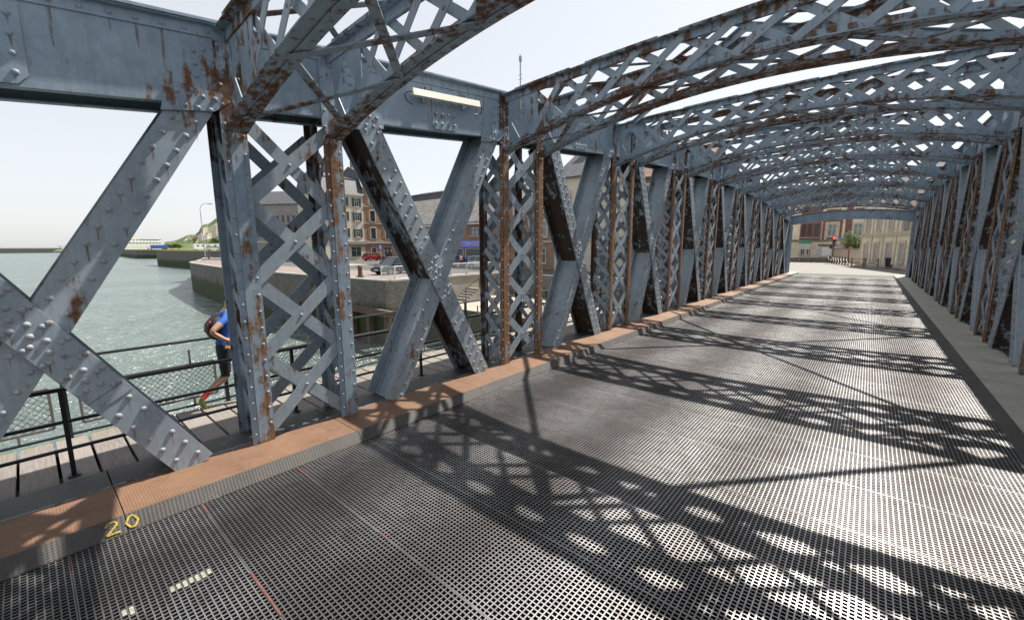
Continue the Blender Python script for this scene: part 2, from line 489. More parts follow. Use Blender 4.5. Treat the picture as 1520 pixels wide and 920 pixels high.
# ---- truss panels: top chord and crossed diagonals
def panel(i, side, ylast=None):
    s = -1 if side == 'L' else 1
    xi = XL if side == 'L' else XR; xo = xi + s * DEP
    y0c = (Ya(i) + Yb(i)) / 2; y1c = (Ya(i + 1) + Yb(i + 1)) / 2 if ylast is None else ylast
    y0, y1 = Yb(i), (Ya(i + 1) if ylast is None else ylast - .1)
    zt0, zt1 = ztop(y0c), ztop(y1c)
    def zt(y): return zt0 + (zt1 - zt0) * (y - y0c) / (y1c - y0c)
    CH = .80
    c = PB(); rv = PB()
    def slab(m, x0, x1, a0, a1, ya=y0c, yb=y1c):     # plate running along the chord, heights below the top edge
        if x0 > x1: x0, x1 = x1, x0
        m.hexa([(x0, ya, zt(ya) - a1), (x1, ya, zt(ya) - a1), (x1, yb, zt(yb) - a1), (x0, yb, zt(yb) - a1),
                (x0, ya, zt(ya) - a0), (x1, ya, zt(ya) - a0), (x1, yb, zt(yb) - a0), (x0, yb, zt(yb) - a0)])
    slab(c, xi + s * .02, xi + s * .036, .02, CH)
    slab(c, xo - s * .036, xo - s * .02, .02, CH)
    slab(c, xi - s * .075, xo + s * .075, -.02, .0)
    slab(c, xi - s * .06, xo + s * .06, -.034, -.021, y0c + .5, y1c - .5)
    slab(c, xi - s * .05, xi + s * .019, .001, .014)
    slab(c, xi + s * .006, xi + s * .0195, .014, .125)
    slab(c, xi + s * .037, xi + s * .12, CH - .013, CH)
    slab(c, xo - s * .12, xo - s * .037, CH - .013, CH)
    o = c.put('top_chord', m_plate)
    y = y0 + .2
    while y < y1 - .1:
        rv.dome((xi + s * .006, y, zt(y) - .075), (-s, 0, 0), .026)
        if R.random() < .45: run(rv, xi + s * .0175, y, zt(y) - .127, R.uniform(.08, .5), R.uniform(.01, .035), s)
        y += .19
    # splice plate at mid panel
    ym = (y0 + y1) / 2 + (.25 if i == 0 else -.05)
    sp = PB(); pl = []
    for (u, v) in ((-.27, .16), (.27, .16), (.27, CH - .09), (.20, CH - .02), (-.20, CH - .02), (-.27, CH - .09)):
        pl.append((xi + s * .007, ym + u, zt(ym + u) - v))
    sp.prism(pl, (s * .0125, 0, 0)); sp.put('splice_plate', m_plate, o)
    for a in range(4):
        for b in range(4):
            yy = ym - .2 + a * .133; rv.dome((xi + s * .007, yy, zt(yy) - .24 - b * .15), (-s, 0, 0), .026); run(rv, xi + s * .007, yy, zt(yy) - .25 - b * .15, R.uniform(.02, .1), .02, s)
    # diagonals
    def zc(y): return zt(y) - CH
    def diag(ya, za, yb, zb_, front):
        d = V((0, yb - ya, zb_ - za)); ln = d.length; d.normalize(); nrm = V((0, -d.z, d.y))
        fx = xi - s * (.004 if front else -.022)
        bx = xo - s * (.0 if front else .02)
        def P(u, v, x): return V((x, ya, za)) + d * u + nrm * v
        dm = PB(); dr = PB()
        def plate(u0, u1, v0, v1, x0, x1):
            if x0 > x1: x0, x1 = x1, x0
            dm.hexa([P(u0, v0, x0), P(u0, v0, x1), P(u0, v1, x1), P(u0, v1, x0), P(u1, v0, x0), P(u1, v0, x1), P(u1, v1, x1), P(u1, v1, x0)])
        hw_ = .165
        spans = [(0, ln)]
        for (u0, u1) in spans:
            plate(u0, u1, -hw_, hw_, fx, fx + s * .02)
            plate(u0, u1, -hw_, hw_, bx - s * .03, bx - s * .012)
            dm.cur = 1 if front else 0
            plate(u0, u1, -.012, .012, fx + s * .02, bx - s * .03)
            for k in (-1, 1):
                plate(u0, u1, k * .013, k * .1, fx + s * .021, fx + s * .034)
                plate(u0, u1, k * .013, k * .026, fx + s * .034, fx + s * .12)
                plate(u0, u1, k * .013, k * .1, bx - s * .044, bx - s * .031)
                plate(u0, u1, k * .013, k * .026, bx - s * .12, bx - s * .044)
        do = dm.put('diagonal', [m_diag, m_shade_web])
        u = .12
        while u < ln - .05:
            near = abs(u - ln * XF) < .62
            if front or not abs(u - ln * XF) < .26:
                for k in (-1, 1):
                    uu = u + (.09 if k > 0 else 0)
                    rx_ = fx - s * (.012 if (front and near) else .0)
                    dr.dome(P(uu, k * .085, rx_), (-s, 0, 0), .029 * R.uniform(.88, 1.06))
                    if R.random() < .5:
                        pp = P(uu, k * .085, rx_); run(dr, rx_, pp.y, pp.z - .012, R.uniform(.06, .19), R.uniform(.009, .02), s)
                    if front and near:
                        dr.dome(P(uu - .07, k * .025, fx - s * .012), (-s, 0, 0), .029)
                        dr.dome(P(uu, k * .135, fx - s * .012), (-s, 0, 0), .027)
                    if i < 2 and side == 'L' and k > 0:
                        dr.dome(P(uu, .026, fx + s * .08), nrm, .022)
                        dr.dome(P(uu + .05, .026, xo - s * .085), nrm, .022)
            u += .185
        dr.put('rivets', [m_rivet, m_run], do, True)['kind'] = 'stuff'
        if front:
            q = PB(); a, b = ln * XF - .72, ln * XF + .72
            pl = [P(a, -.16, fx - s * .001), P(b - .02, -.16, fx - s * .001), P(b - .02, .16, fx - s * .001), P(a, .16, fx - s * .001)]
            q.prism(pl, (-s * .011, 0, 0)); q.put('splice_plate', m_diag, do)
            q = PB(); pl = [P(b - .012, -.162, fx - s * .001), P(b + .09, -.162, fx - s * .001), P(b + .09, .162, fx - s * .001), P(b - .012, .162, fx - s * .001)]
            q.prism(pl, (-s * .007, 0, 0)); q.put('cover_strip', m_diag, do)
        return do
    fA, tA, fB, tB = .75, .32, .68, .50
    za = .10
    XF = .5
    A0, A1 = y0 + fA, y1 - tA                    # rises away from the camera
    B0, B1 = y0 + tB, y1 - fB                    # falls away from the camera
    # crossing fraction
    zA1, zB0 = zc(A1) + .03, zc(B0) + .03
    kA = (A1 - A0) / (zA1 - za); kB = (B1 - B0) / (zB0 - za)
    zx = (B1 - A0 + (kA + kB) * za) / (kA + kB)
    XF = (zx - za) / (zA1 - za)
    diag(A0, za, A1, zA1, False)
    XF = 1 - (zx - za) / (zB0 - za)
    diag(B0, zB0, B1, za, True)
    # gusset caps where the diagonals meet the chord
    for (yy, sg, zz) in ((A1, 1, zA1), (B0, -1, zB0)):
        g = PB(); k = .5 * sg; x = xi - s * .006
        pl = [(x, yy - .24 - k * .14, zz - .16), (x, yy + .22 - k * .12, zz - .10 + .03), (x, yy + .26 + (.05 if sg > 0 else 0), zz + .06), (x, yy + .22, zz + .13), (x, yy - .2, zz + .11), (x, yy - .26 - (.05 if sg < 0 else 0), zz + .04)]
        g.prism(pl, (s * .0255, 0, 0)); g.put('gusset_plate', m_plate, o)
        for a in range(4):
            for b in range(2):
                rv.dome((x, yy - .165 + a * .11 - k * (.1 - b * .1), zz - .07 + b * .12), (-s, 0, 0), .026)
        for a in range(4):
            for b in range(3):
                ye = yy + sg * (.02 + a * .085); rv.dome((xi + s * .02, ye, zt(ye) - CH + .28 + b * .12 + a * .03), (-s, 0, 0), .026)
    rv.put('rivets', [m_plate, m_run], o, True)['kind'] = 'stuff'

for i in FR:
    post(i, 'L'); post(i, 'R')
    rib(i, Ya(i), 0); rib(i, Yb(i), 1)
    lacing(i)
for i in FR:
    for side in 'LR':
        panel(i, side, YEND if i == FR[-1] else None)
tag(REST.put('lattice_bars', m_lat), kind='stuff')
tag(LAC.put('lacing_bars', m_arch), kind='stuff')

# ---- wind bracing across the roof, crossing over every second frame
for i in (1, 3, 5, 7):
    yc = (Ya(i) + Yb(i)) / 2
    for dj in ((1,) if i == 1 else (-1, 1)):
        ye = (Ya(i + dj) + Yb(i + dj)) / 2
        for xe, e in ((XL, 0), (XR, .0)):
            p = V((XC, yc, ztop(yc) + .10)); q = V((xe, ye, ztop(ye) - .02))
            b = PB(); b.bar(p, q, .11, .012, (0, 0, 1)); b.bar(p - V((0, 0, .05)), q - V((0, 0, .05)), .012, .10, (0, 0, 1))
            b.put('wind_brace', m_plate)

# ---- end portal: plate arch on solid legs
e = PB(); N = 16
def zeb(x): return 4.28 + .36 * (1 - ((x - XC) / HW) ** 2)
xs = [XL + 2 * HW * k / N for k in range(N + 1)]
pts = [V((x, YEND, zeb(x))) for x in xs]
e.sweep(pts, -.01, .01, .02, .72); e.sweep(pts, -.14, .14, -.01, .018); e.sweep(pts, -.14, .14, .721, .745)
eo = e.put('end_beam', m_plate)
for k in range(1, 8):
    x = XL + 2 * HW * k / 8; q = PB(); q.box(x - .04, x + .04, YEND - .075, YEND - .011, zeb(x) + .03, zeb(x) + .71); q.put('stiffener', m_plate, eo)
for s, x in ((-1, XL), (1, XR)):
    q = PB(); q.box(x, x + s * .03, YEND - .2, YEND + 1.6, 0, 5.1); q.box(x + s * .03, x + s * DEP, YEND - .15, YEND - .12, 0, 5.1)
    q.box(x + s * .03, x + s * DEP, YEND + 1.4, YEND + 1.43, 0, 5.1); q.box(x + s * (DEP - .03), x + s * DEP, YEND - .12, YEND + 1.4, 0, 5.1); q.box(x - s*.05, x + s * (DEP+.05), YEND - .25, YEND + 1.65, 5.101, 5.13)
    po = q.put('end_post', m_plate)
    for yy in (YEND - .15, YEND + .5, YEND + 1.2):
        a = PB(); a.box(x - s * .06, x - s * .001, yy, yy + .12, .12, 4.25); a.put('stiffener', m_plate, po)

# ---- roadway grating panels
PL = L / 5
g = MB(); x0, x1 = -4.80, 1.60
nx = 160
for k in range(nx + 1):
    x = x0 + (x1 - x0) * k / nx
    g.box(x - .0048, x + .0048, .012, PL - .012, -.055, 0)
for k in range(1, 24):
    y = PL * k / 24
    g.box(x0, x1, y - .0042, y + .0042, -.05, -.002)
for yy in (.006, PL - .006):
    g.box(x0 - .01, x1 + .01, yy - .0042, yy + .0042, -.06, .0)
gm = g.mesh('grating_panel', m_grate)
y = -3.66
j = 0
while y < 42.6:
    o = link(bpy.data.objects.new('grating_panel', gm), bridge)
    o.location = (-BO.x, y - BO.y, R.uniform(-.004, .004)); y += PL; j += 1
YD1 = y
# painted red seam ends
for (ys, xa, xb) in ((-.031, -4.79, -4.55), (.876, -4.79, -4.58), (1.783, -4.79, -4.5), (.876, -3.45, -2.85), (1.783, -3.1, -2.95)):
    q = PB(); q.box(xa, xb, ys - .006, ys + .006, .0045, .006); q.put('paint_mark', m_red)
for (ya, yb) in ((.14, .27), (.41, .70)):        # worn dashes of a longitudinal line, only on the bars
    q = PB(); k0 = math.ceil((ya + .031) / (PL / 24)); k1 = int((yb + .031) / (PL / 24))
    for k in range(k0, k1):
        yy = -.031 + k * PL / 24
        q.box(-3.74, -3.66 + R.uniform(-.02, .01), yy + .008, yy + .031, -.004, .0045)
    q.put('paint_mark', m_cream_rub)
# ---- under the deck
q = PB()
for k in range(8):
    x = -4.6 + k * .86
    q.box(x - .09, x + .09, -4, YD1, -.12, -.075); q.box(x - .012, x + .012, -4, YD1, -.5, -.121); q.box(x - .1, x + .1, -4, YD1, -.53, -.501)
for i in range(-1, 10):
    for yy in (Ya(i), Yb(i)):
        q.box(-6.3, 3.1, yy - .1, yy + .1, -.9, -.54)
tag(q.put('deck_beams', m_under), kind='stuff')
for s, x in ((-1, XL), (1, XR)):
    q = PB(); q.box(x + s * .04, x + s * .62, -4, YEND + 1.5, -1.1, .02); q.put('bottom_chord', m_under)

# ---- kerbs
def kerb(side):
    s = -1 if side == 'L' else 1
    xe, xin = (-4.9, -5.62) if side == 'L' else (1.70, 2.47)
    xd = -4.80 if side == 'L' else 1.60
    xs2 = -6.15 if side == 'L' else 3.05
    y = -4.2; first = True
    while y < YD1 + .2:
        y2 = min(y + L / 2, YD1 + .8)
        b = PB(); dz = R.uniform(0, .004)
        b.box(xe, xin, y + .004, y2 - .004, .085 + dz, .118 + dz)
        b.put('kerb_plate', m_orange if side == 'L' else m_greyplate)
        b = PB()
        b.prism([(xe - s * .006, y + .003, .121 + dz), (xe + s * .014, y + .003, .1215 + dz), (xe + s * .014, y + .003, .125 + dz), (xe - s * .008, y + .003, .125 + dz), (xd - s * .0, y + .003, .008), (xd, y + .003, .003)], (0, y2 - y - .006, 0))
        tr = b.put('tread_plate', m_tread)
        b = PB(); b.box(xin + s * .012, xs2, y + .006, y2 - .006, .06, .1); b.put('walk_mesh', m_strip)
        b = PB(); b.box(xin, xin + s * .011, y, y2, .05, .128); b.put('edge_angle', m_colm0)
        y = y2
kerb('L'); kerb('R')
# yellow number on the left tread plate
def slope_pt(u, v):      # u along Y from .15, v up the slope 0..1
    x = -4.80 + (-4.9 + 4.80) * v; z = .006 + (.123 - .006) * v
    return V((x, .20 + u * .8, z)) + V((.79, 0, .62)) * .012
def strokes(polys):
    q = PB()
    for pl in polys:
        for a, b in zip(pl[:-1], pl[1:]):
            q.bar(slope_pt(*a), slope_pt(*b), .015, .003, (.79, 0, .62))
    q.put('painted_number', m_yellow)
strokes([[(0.0, .66), (.03, .85), (.08, .86), (.10, .68), (.0, .2), (.11, .2)]])
strokes([[(.20, .2), (.165, .5), (.20, .85), (.235, .85), (.27, .5), (.235, .2), (.20, .2)]])

# ---- timber footway
pm = None
y = -4.2; k = 0
pb_ = MB(); pb_.box(-7.62, -6.17, .014, .286, -.05, 0)
pm = pb_.mesh('walkway_plank', m_plank)
while y < YD1:
    o = link(bpy.data.objects.new('walkway_plank', pm), bridge)
    o.location = (-BO.x + R.uniform(-.012, .012), y - BO.y, .085 + R.uniform(-.005, .005)); y += .3
q = PB()
for x in (-6.4, -7.3): q.box(x - .08, x + .08, -4, YD1, -.3, .03)
for i in range(-1, 10): q.box(-7.7, -6.2, Ya(i) - .08, Ya(i) + .08, -.6, -.31)
tag(q.put('footway_beams', m_under), kind='stuff')
# end slab of the bridge deck
m_asph = plain('worn_asphalt', (.075, .073, .07), .8, 0, .25, 1.2)
m_asph_l = plain('pale_asphalt', (.16, .152, .14), .75, 0, .18, .8)
q = PB(); q.box(-4.85, 1.65, YD1 + .02, 46.55, -.12, -.004); q.put('end_slab', m_asph)
for s, a, b in ((-1, -4.86, -7.7), (1, 1.66, 3.1)):
    q = PB(); q.box(a, b, YD1 + .85, 46.55, -.1, .115); q.put('end_footway', m_greyplate)

# ------------------------------------------------------------------ railings along the footway
m_meshwire = plain('grey_wire_mesh', (.13, .125, .12), .6)
m_panelf = plain('brown_grey_panel_frame', (.16, .145, .13), .6)
def railing(name, label, x, z0, rails, py, y_end, r_post, panels=False, top=1.12):
    ro = empty(name, (x, py[0], z0)); tag(ro, label, 'railing')
    off = V((x, py[0], z0))
    def put(b, nm, m, par=None):
        b.v = [(a[0] - off.x, a[1] - off.y, a[2] - off.z) for a in b.v]
        return b.build(nm, m, par or ro)
    for zr, rr in rails:
        b = MB(); b.cyl((x, py[0] - 1.6, zr), (x, y_end, zr), rr, 8); put(b, 'rail', m_dark)
    for yy in py:
        b = MB(); b.box(x - r_post, x + r_post, yy - r_post, yy + r_post, z0, top); b.box(x - .05, x + .05, yy - .05, yy + .05, z0, z0 + .012); put(b, 'post', m_dark)
    if panels:
        st = py[1] - py[0]
        for yy in py[:-1]:
            a, b_, c, d = yy + .13, yy + st - .13, z0 + .20, z0 + .72
            f = MB()
            for (u0, v0, u1, v1) in ((a, c, b_, c), (a, d, b_, d), (a, c, a, d), (b_, c, b_, d)):
                f.bar((x, u0, v0), (x, u1, v1), .028, .014, (1, 0, 0))
            for uu in (a + .3, b_ - .3):
                f.box(x - .012, x + .012, uu - .012, uu + .012, z0 + .1, c); f.box(x - .012, x + .012, uu - .012, uu + .012, d, 1.0)
            fo = put(f, 'mesh_panel', m_panelf)
            w_ = MB(); p_ = .075; hh = d - c; k = a - hh
            while k < b_:
                for sg in (1, -1):
                    u0, u1 = k, k + hh
                    v0, v1 = (c, d) if sg > 0 else (d, c)
                    if u0 < a: v0 = v0 + sg * (a - u0); u0 = a
                    if u1 > b_: v1 = v1 - sg * (u1 - b_); u1 = b_
                    if u1 - u0 > .01: w_.bar((x + .003 * sg, u0, v0), (x + .003 * sg, u1, v1), .006, .004, (1, 0, 0))
                k += p_
            wo = put(w_, 'wire_mesh', m_meshwire, fo); wo['kind'] = 'stuff'
    return ro
railing('footway_railing', 'black three-rail inner railing between the steel truss and the timber footway', -6.3, .1, ((1.05, .024), (.70, .02), (.40, .02)), [-2.2 + 2.3 * k for k in range(20)], 43.2, .02, top=1.07)
railing('footway_railing', 'outer footway railing with framed wire mesh panels above the water', -7.66, .05, ((1.13, .02), (.13, .018)), [-3.35 + 1.75 * k for k in range(27)], 43.2, .024, True, 1.14)

# ------------------------------------------------------------------ setting
m_pave = bricky('pink_paving', (.19, .155, .145), (.225, .18, .165), (.16, .14, .135), 1.0, .4, .2, .01, .85)
m_stone = bricky('quay_stone', (.15, .142, .125), (.23, .213, .185), (.085, .08, .07), 1.0, .34, .15, .03, .9, weed=-.35)
m_conc = plain('pale_concrete', (.30, .27, .225), .85, 0, .16, .9)
m_cope = plain('coping_stone', (.27, .255, .225), .85, 0, .15, 1.5)
m_grass = plain('dry_verge_grass', (.19, .185, .05), .9, 0, .35, 1.0)
t = NT('harbour_water'); 
wv1 = t.noise(t.pos((1, .55, 1)), .55, 5, .62); wv2 = t.noise(t.pos((1, .6, 1)), .06, 3, .6); wv3 = t.noise(t.pos((1, .7, 1)), 2.4, 3, .6)
hgt = t.math('ADD', t.math('ADD', wv1, t.math('MULTIPLY', wv3, .22)), t.math('MULTIPLY', wv2, 1.2))
t.bump(hgt, 1.0, 1.35)
m_water = t.out(t.ramp(wv2, [(.3, (.078, .112, .105)), (.7, (.115, .152, .142))]), .22, 0, .5)
b = MB(); b.add([(-5000, -3000, -4.8), (2500, -3000, -4.8), (2500, 4500, -4.8), (-5000, 4500, -4.8)], [(0, 1, 2, 3)])
tag(b.build('water', m_water), kind='structure')
def slab(name, pts, z1, z0, mats):
    b = MB(); n = len(pts)
    vs = [(x, y, z1) for x, y in pts] + [(x, y, z0) for x, y in pts]
    b.add(vs[:], [tuple(range(n))]); 
    b.cur = 1
    b.add(vs[:], [(i, (i + 1) % n, n + (i + 1) % n, n + i) for i in range(n)])
    return tag(b.build(name, mats), kind='structure')
near = [(-27, 17.2), (-40, 16.6), (-55.5, 15.9), (-75, 17.4), (-86, 18.4), (-91, 19.1), (-95, 20.2), (-99, 21.8), (-130, 30.3), (-135, 33), (-138, 37), (-138, 60), (-138, 500), (120, 500), (120, 17), (6, 17), (6, 46.6), (-8.6, 46.6), (-8.6, 30), (-27, 30)]
slab('quay', near, 0, -9, [m_asph, m_stone])
slab('lower_quay', [(-26.99, 20.5), (-8.7, 20.5), (-8.7, 29.99), (-26.99, 29.99)], -2, -9, [m_conc, m_stone])
far = [(-110, 43.5), (-139, 42.6), (-190, 40.5), (-230, 38.2), (-238, 38.6), (-243, 41), (-258, 80), (-390, 80), (-402, 58), (-412, 55.5), (-573, 64.5), (-900, 84), (-900, 1500), (-110, 1500)]
slab('harbour_ground', far, 1.7, -9, [m_grass, m_stone])
def sheet(name, pts, z, m):
    b = MB(); b.add([(x, y, z) for x, y in pts], [tuple(range(len(pts)))]); return tag(b.build(name, m), kind='structure')
sheet('pavement', [(-27.6, 17.8), (-40, 17.2), (-55.5, 16.5), (-75, 18), (-86, 19), (-91, 19.8), (-99, 22.5), (-129, 31), (-129, 36), (-97, 27), (-60, 23.5), (-27.6, 26)], .012, m_pave)
cp = near[:10]
b = MB()
for (p_, q_) in zip(cp[:-1], cp[1:]):
    b.bar((p_[0], p_[1] + .25, .06), (q_[0], q_[1] + .25, .06), .62, .12, (0, 0, 1))
tag(b.build('quay_coping', m_cope), kind='structure')
sheet('road', [(-5.2, 46.6), (2.0, 46.6), (6, 56), (3, 57.2), (-3.6, 72), (-4.5, 80.5), (-60, 80.5), (-60, 66), (-12, 60)], .008, m_asph_l)
m_white = plain('white_road_paint', (.62, .61, .58), .7, 0, .15, 5)
for k in range(7):
    b = MB(); x = -63.5 + k * 1.05; b.add([(x, 29.5, .012), (x + .5, 29.5, .012), (x + .5, 33.5, .012), (x, 33.5, .012)], [(0, 1, 2, 3)])
    tag(b.build('road_marking', m_white), kind='structure')
# far pavement with kerb on the right of the exit road
slab('far_pavement', [(2.2, 46.6), (6.6, 46.6), (8, 54), (5.3, 57), (1.9, 59), (-.3, 70), (-3.4, 81), (-4.4, 81), (-3.3, 71.8), (3.3, 56.7), (5.6, 55.5)], .12, -.2, [m_conc, m_cope])
# breakwater
b = MB(); b.prism([(-1190, -320, -6), (-1190, -320, 3.4), (-1194, -320, 4.8), (-1200, -320, 4.8), (-1215, -320, -6)], (0, 470, 0))
tag(b.build('breakwater', plain('dark_breakwater', (.11, .11, .105), .9)), 'long low breakwater on the sea horizon', 'breakwater')
for k in range(2):
    pass

# ------------------------------------------------------------------ cliff
import mathutils
def nz(x, y, z=0): return mathutils.noise.fractal(V((x, y, z)), 1.0, 2.1, 5)
t = NT('chalk_and_grass'); g = t.n("ShaderNodeNewGeometry"); sx = t.n("ShaderNodeSeparateXYZ"); t.l(g.outputs['True Normal'], sx.inputs[0])
nn_ = t.noise(t.pos(), .09, 6, .7)
f = t.ramp(t.math('ADD', sx.outputs[2], t.math('MULTIPLY', t.math('SUBTRACT', nn_, .5), .9)), [(.40, 0.0), (.52, 1.0)])
ch = t.ramp(t.noise(t.pos((.3, .3, 1)), .25, 6, .7), [(.3, (.42, .35, .27)), (.7, (.60, .56, .50))])
gg = t.ramp(t.noise(t.pos(), .35, 6, .75), [(.3, (.05, .075, .03)), (.7, (.11, .14, .055))])
m_cliff = t.out(t.mix(f, ch, gg), .95)
co = V((-640, 168, 1.7)); cd = V((.247, .969, 0)).normalized()   # across the view
cn = V((-.969, .247, 0))
b = MB(); NU = 90; rows = [(0, 0.0), (14, .10), (26, .22), (36, .38), (40, .62), (43, .84), (52, .95), (70, 1.0), (180, 1.0)]
for i in range(NU):
    u = -150 + i * 4.0
    def sm(a, b_): 
        x = max(0, min(1, (u - a) / (b_ - a))); return x * x * (3 - 2 * x)
    hh = 1 + 6 * sm(-140, -60) + 12 * sm(-70, -25) + 15 * sm(-26, -15) + 11 * sm(-12, 4) + 5 * sm(20, 60)
    hh += 1.8 * nz(u * .05, 3)
    for (v, fz) in rows:
        vv = v + 6 * nz(u * .04, v * .05, 9) - 14 * math.exp(-((u - 30) / 20) ** 2)
        p_ = co + cd * u + cn * vv
        b.v.append((p_.x, p_.y, 1.7 + hh * fz + (1.2 * nz(u * .13, v * .1) if 0 < fz < 1 else 0) - (2 if fz == 0 else 0)))
nr = len(rows)
for i in range(NU - 1):
    for k in range(nr - 1):
        b.f.append((i * nr + k, (i + 1) * nr + k, (i + 1) * nr + k + 1, i * nr + k + 1)); b.m.append(0)
tag(b.build('cliff', m_cliff, None, False), kind='structure')

# ------------------------------------------------------------------ trees
t = NT('leaf_green'); lp = t.noise(t.pos(), 1.4, 4, .6); oi = t.n("ShaderNodeObjectInfo")
t.b.inputs['Subsurface Weight'].default_value = 0
m_leaf = t.out(t.ramp(lp, [(.25, (.035, .06, .018)), (.75, (.10, .15, .035))]), .7)
m_leaf2 = plain('bright_leaf', (.075, .12, .016), .65, 0, .45, 2.5)
m_bark = plain('bark', (.09, .07, .05), .9, 0, .3, 8)
def tree(name, label, loc, h, rx, rz, n, leaf, mat, trunk_h, group=None):
    o = empty(name, loc); tag(o, label, 'tree' if 'tree' in name else 'bush', group)
    tb = MB(); tb.cyl((0, 0, -.1), (0, 0, trunk_h), h * .035 + .04, 7, h * .02 + .02)
    for k in range(4):
        a = k * 1.6 + R.random(); tb.cyl((0, 0, trunk_h * .8), (math.cos(a) * rx * .5, math.sin(a) * rx * .5, trunk_h + rz * .7), h * .016 + .02, 5, .02)
    tb.build('trunk', m_bark, o)
    cl = []
    for k in range(9):
        a = R.uniform(0, 2 * PI); rr = R.uniform(.25, .75)
        cl.append((V((math.cos(a) * rx * rr, math.sin(a) * rx * rr, trunk_h + rz * R.uniform(.3, 1.55))), R.uniform(.4, .62)))
    cl.append((V((0, 0, trunk_h + rz)), .7))
    cb = MB()
    for k in range(n):
        c, s_ = R.choice(cl)
        d = V((R.gauss(0, 1), R.gauss(0, 1), R.gauss(0, 1))).normalized() * (R.random() ** .4)
        p_ = c + V((d.x * rx * s_, d.y * rx * s_, d.z * rz * s_))
        a = V((R.gauss(0, 1), R.gauss(0, 1), R.gauss(0, .6))).normalized() * leaf * R.uniform(.6, 1.3); e = a.orthogonal().normalized() * leaf * R.uniform(.4, .7)
        cb.add([p_ - a * .5, p_ + e * .5, p_ + a * .5, p_ - e * .5], [(0, 1, 2, 3)])
    cb.build('crown', mat, o, recalc=False)
    return o
tree('garden_bush', 'round bright green bush rising behind the garden wall', (-1.75, 77.5, 0), 4.8, 1.9, 1.7, 3600, .24, m_leaf2, 1.3)
tree('harbour_tree', 'rounded tree standing alone left of the chalk cliff', (-600, 152, 1.7), 13, 6, 6, 900, 1.3, m_leaf, 3)
tree('harbour_tree', 'low dark tree at the foot of the chalk cliff', (-590, 190, 1.7), 12, 9, 5, 900, 1.5, m_leaf, 3)
for (x, y, rr, lab) in ((-470, 92, 5, 'leafy hedge clump beside the white camper vans'), (-520, 96, 6, 'leafy hedge clump left of the blue lorry trailer'), (-410, 96, 5, 'leafy hedge clump right of the blue lorry trailer'), (-330, 88, 6, 'broad hedge clump behind the parked white car')):
    tree('harbour_bush', lab, (x, y, 1.7), 5, rr, 2.2, 500, 1.0, m_leaf, .8)

# ------------------------------------------------------------------ buildings
def pane_mat(name, c): return plain(name, c, .12, 0, .25, .6, .6)
m_glass = pane_mat('window_glass', (.045, .055, .065))
m_glass2 = pane_mat('pale_window_glass', (.20, .22, .235))
m_wfr = plain('white_frame', (.55, .55, .53), .6)
m_clsh = plain('closed_lilac_shutter', (.36, .34, .36), .6, 0, .1, 3)
m_sill = plain('stone_trim', (.46, .43, .37), .8)
m_slate = bricky('slate_roof', (.055, .06, .075), (.075, .08, .095), (.035, .038, .045), 1.0, .45, .22, .012, .6)
m_slate2 = bricky('weathered_roof', (.17, .16, .15), (.25, .235, .22), (.09, .085, .08), 1.0, .5, .25, .015, .8)
m_tile = bricky('clay_roof', (.20, .10, .07), (.26, .13, .09), (.1, .06, .05), 1.0, .4, .25, .015, .8)
m_brick = bricky('red_brick', (.235, .095, .065), (.30, .13, .09), (.30, .25, .21), 1.0, .22, .075, .008, .85)
m_brick_d = bricky('dark_red_brick', (.18, .06, .055), (.24, .085, .07), (.26, .2, .18), 1.0, .22, .075, .008, .85)
m_brown = bricky('brown_brick', (.26, .15, .095), (.33, .2, .125), (.3, .23, .18), 1.0, .24, .08, .008, .85)
m_grey = bricky('grey_stone', (.30, .285, .26), (.36, .34, .315), (.2, .19, .18), 1.0, .5, .25, .02, .9)
m_creamw = plain('cream_render', (.55, .50, .40), .85, 0, .08, .5)
m_sandw = bricky('cream_ashlar', (.74, .66, .52), (.78, .70, .55), (.6, .53, .42), 1.0, .9, .42, .012, .85)
m_pinkw = plain('pink_render_wall', (.50, .41, .34), .85, 0, .1, .6)
m_green_sh = plain('green_shutter', (.035, .085, .06), .6)
m_orange_sh = plain('sunlit_tan_shutter', (.42, .26, .15), .7)
m_door = plain('dark_door', (.05, .045, .045), .5)
m_blue = plain('blue_sign', (.17, .26, .85), .5, 0, .05)
m_blue2 = plain('light_blue_awning', (.11, .30, .75), .5, 0, .1)
m_lime = plain('lime_sign', (.42, .62, .06), .5, 0, .05)
m_redsign = plain('red_sign_letters', (.62, .05, .04), .5, 0, .05)
m_orsign = plain('orange_sign_letters', (.75, .28, .03), .5, 0, .05)
m_whsign = plain('white_sign', (.72, .72, .72), .5, 0, .04)

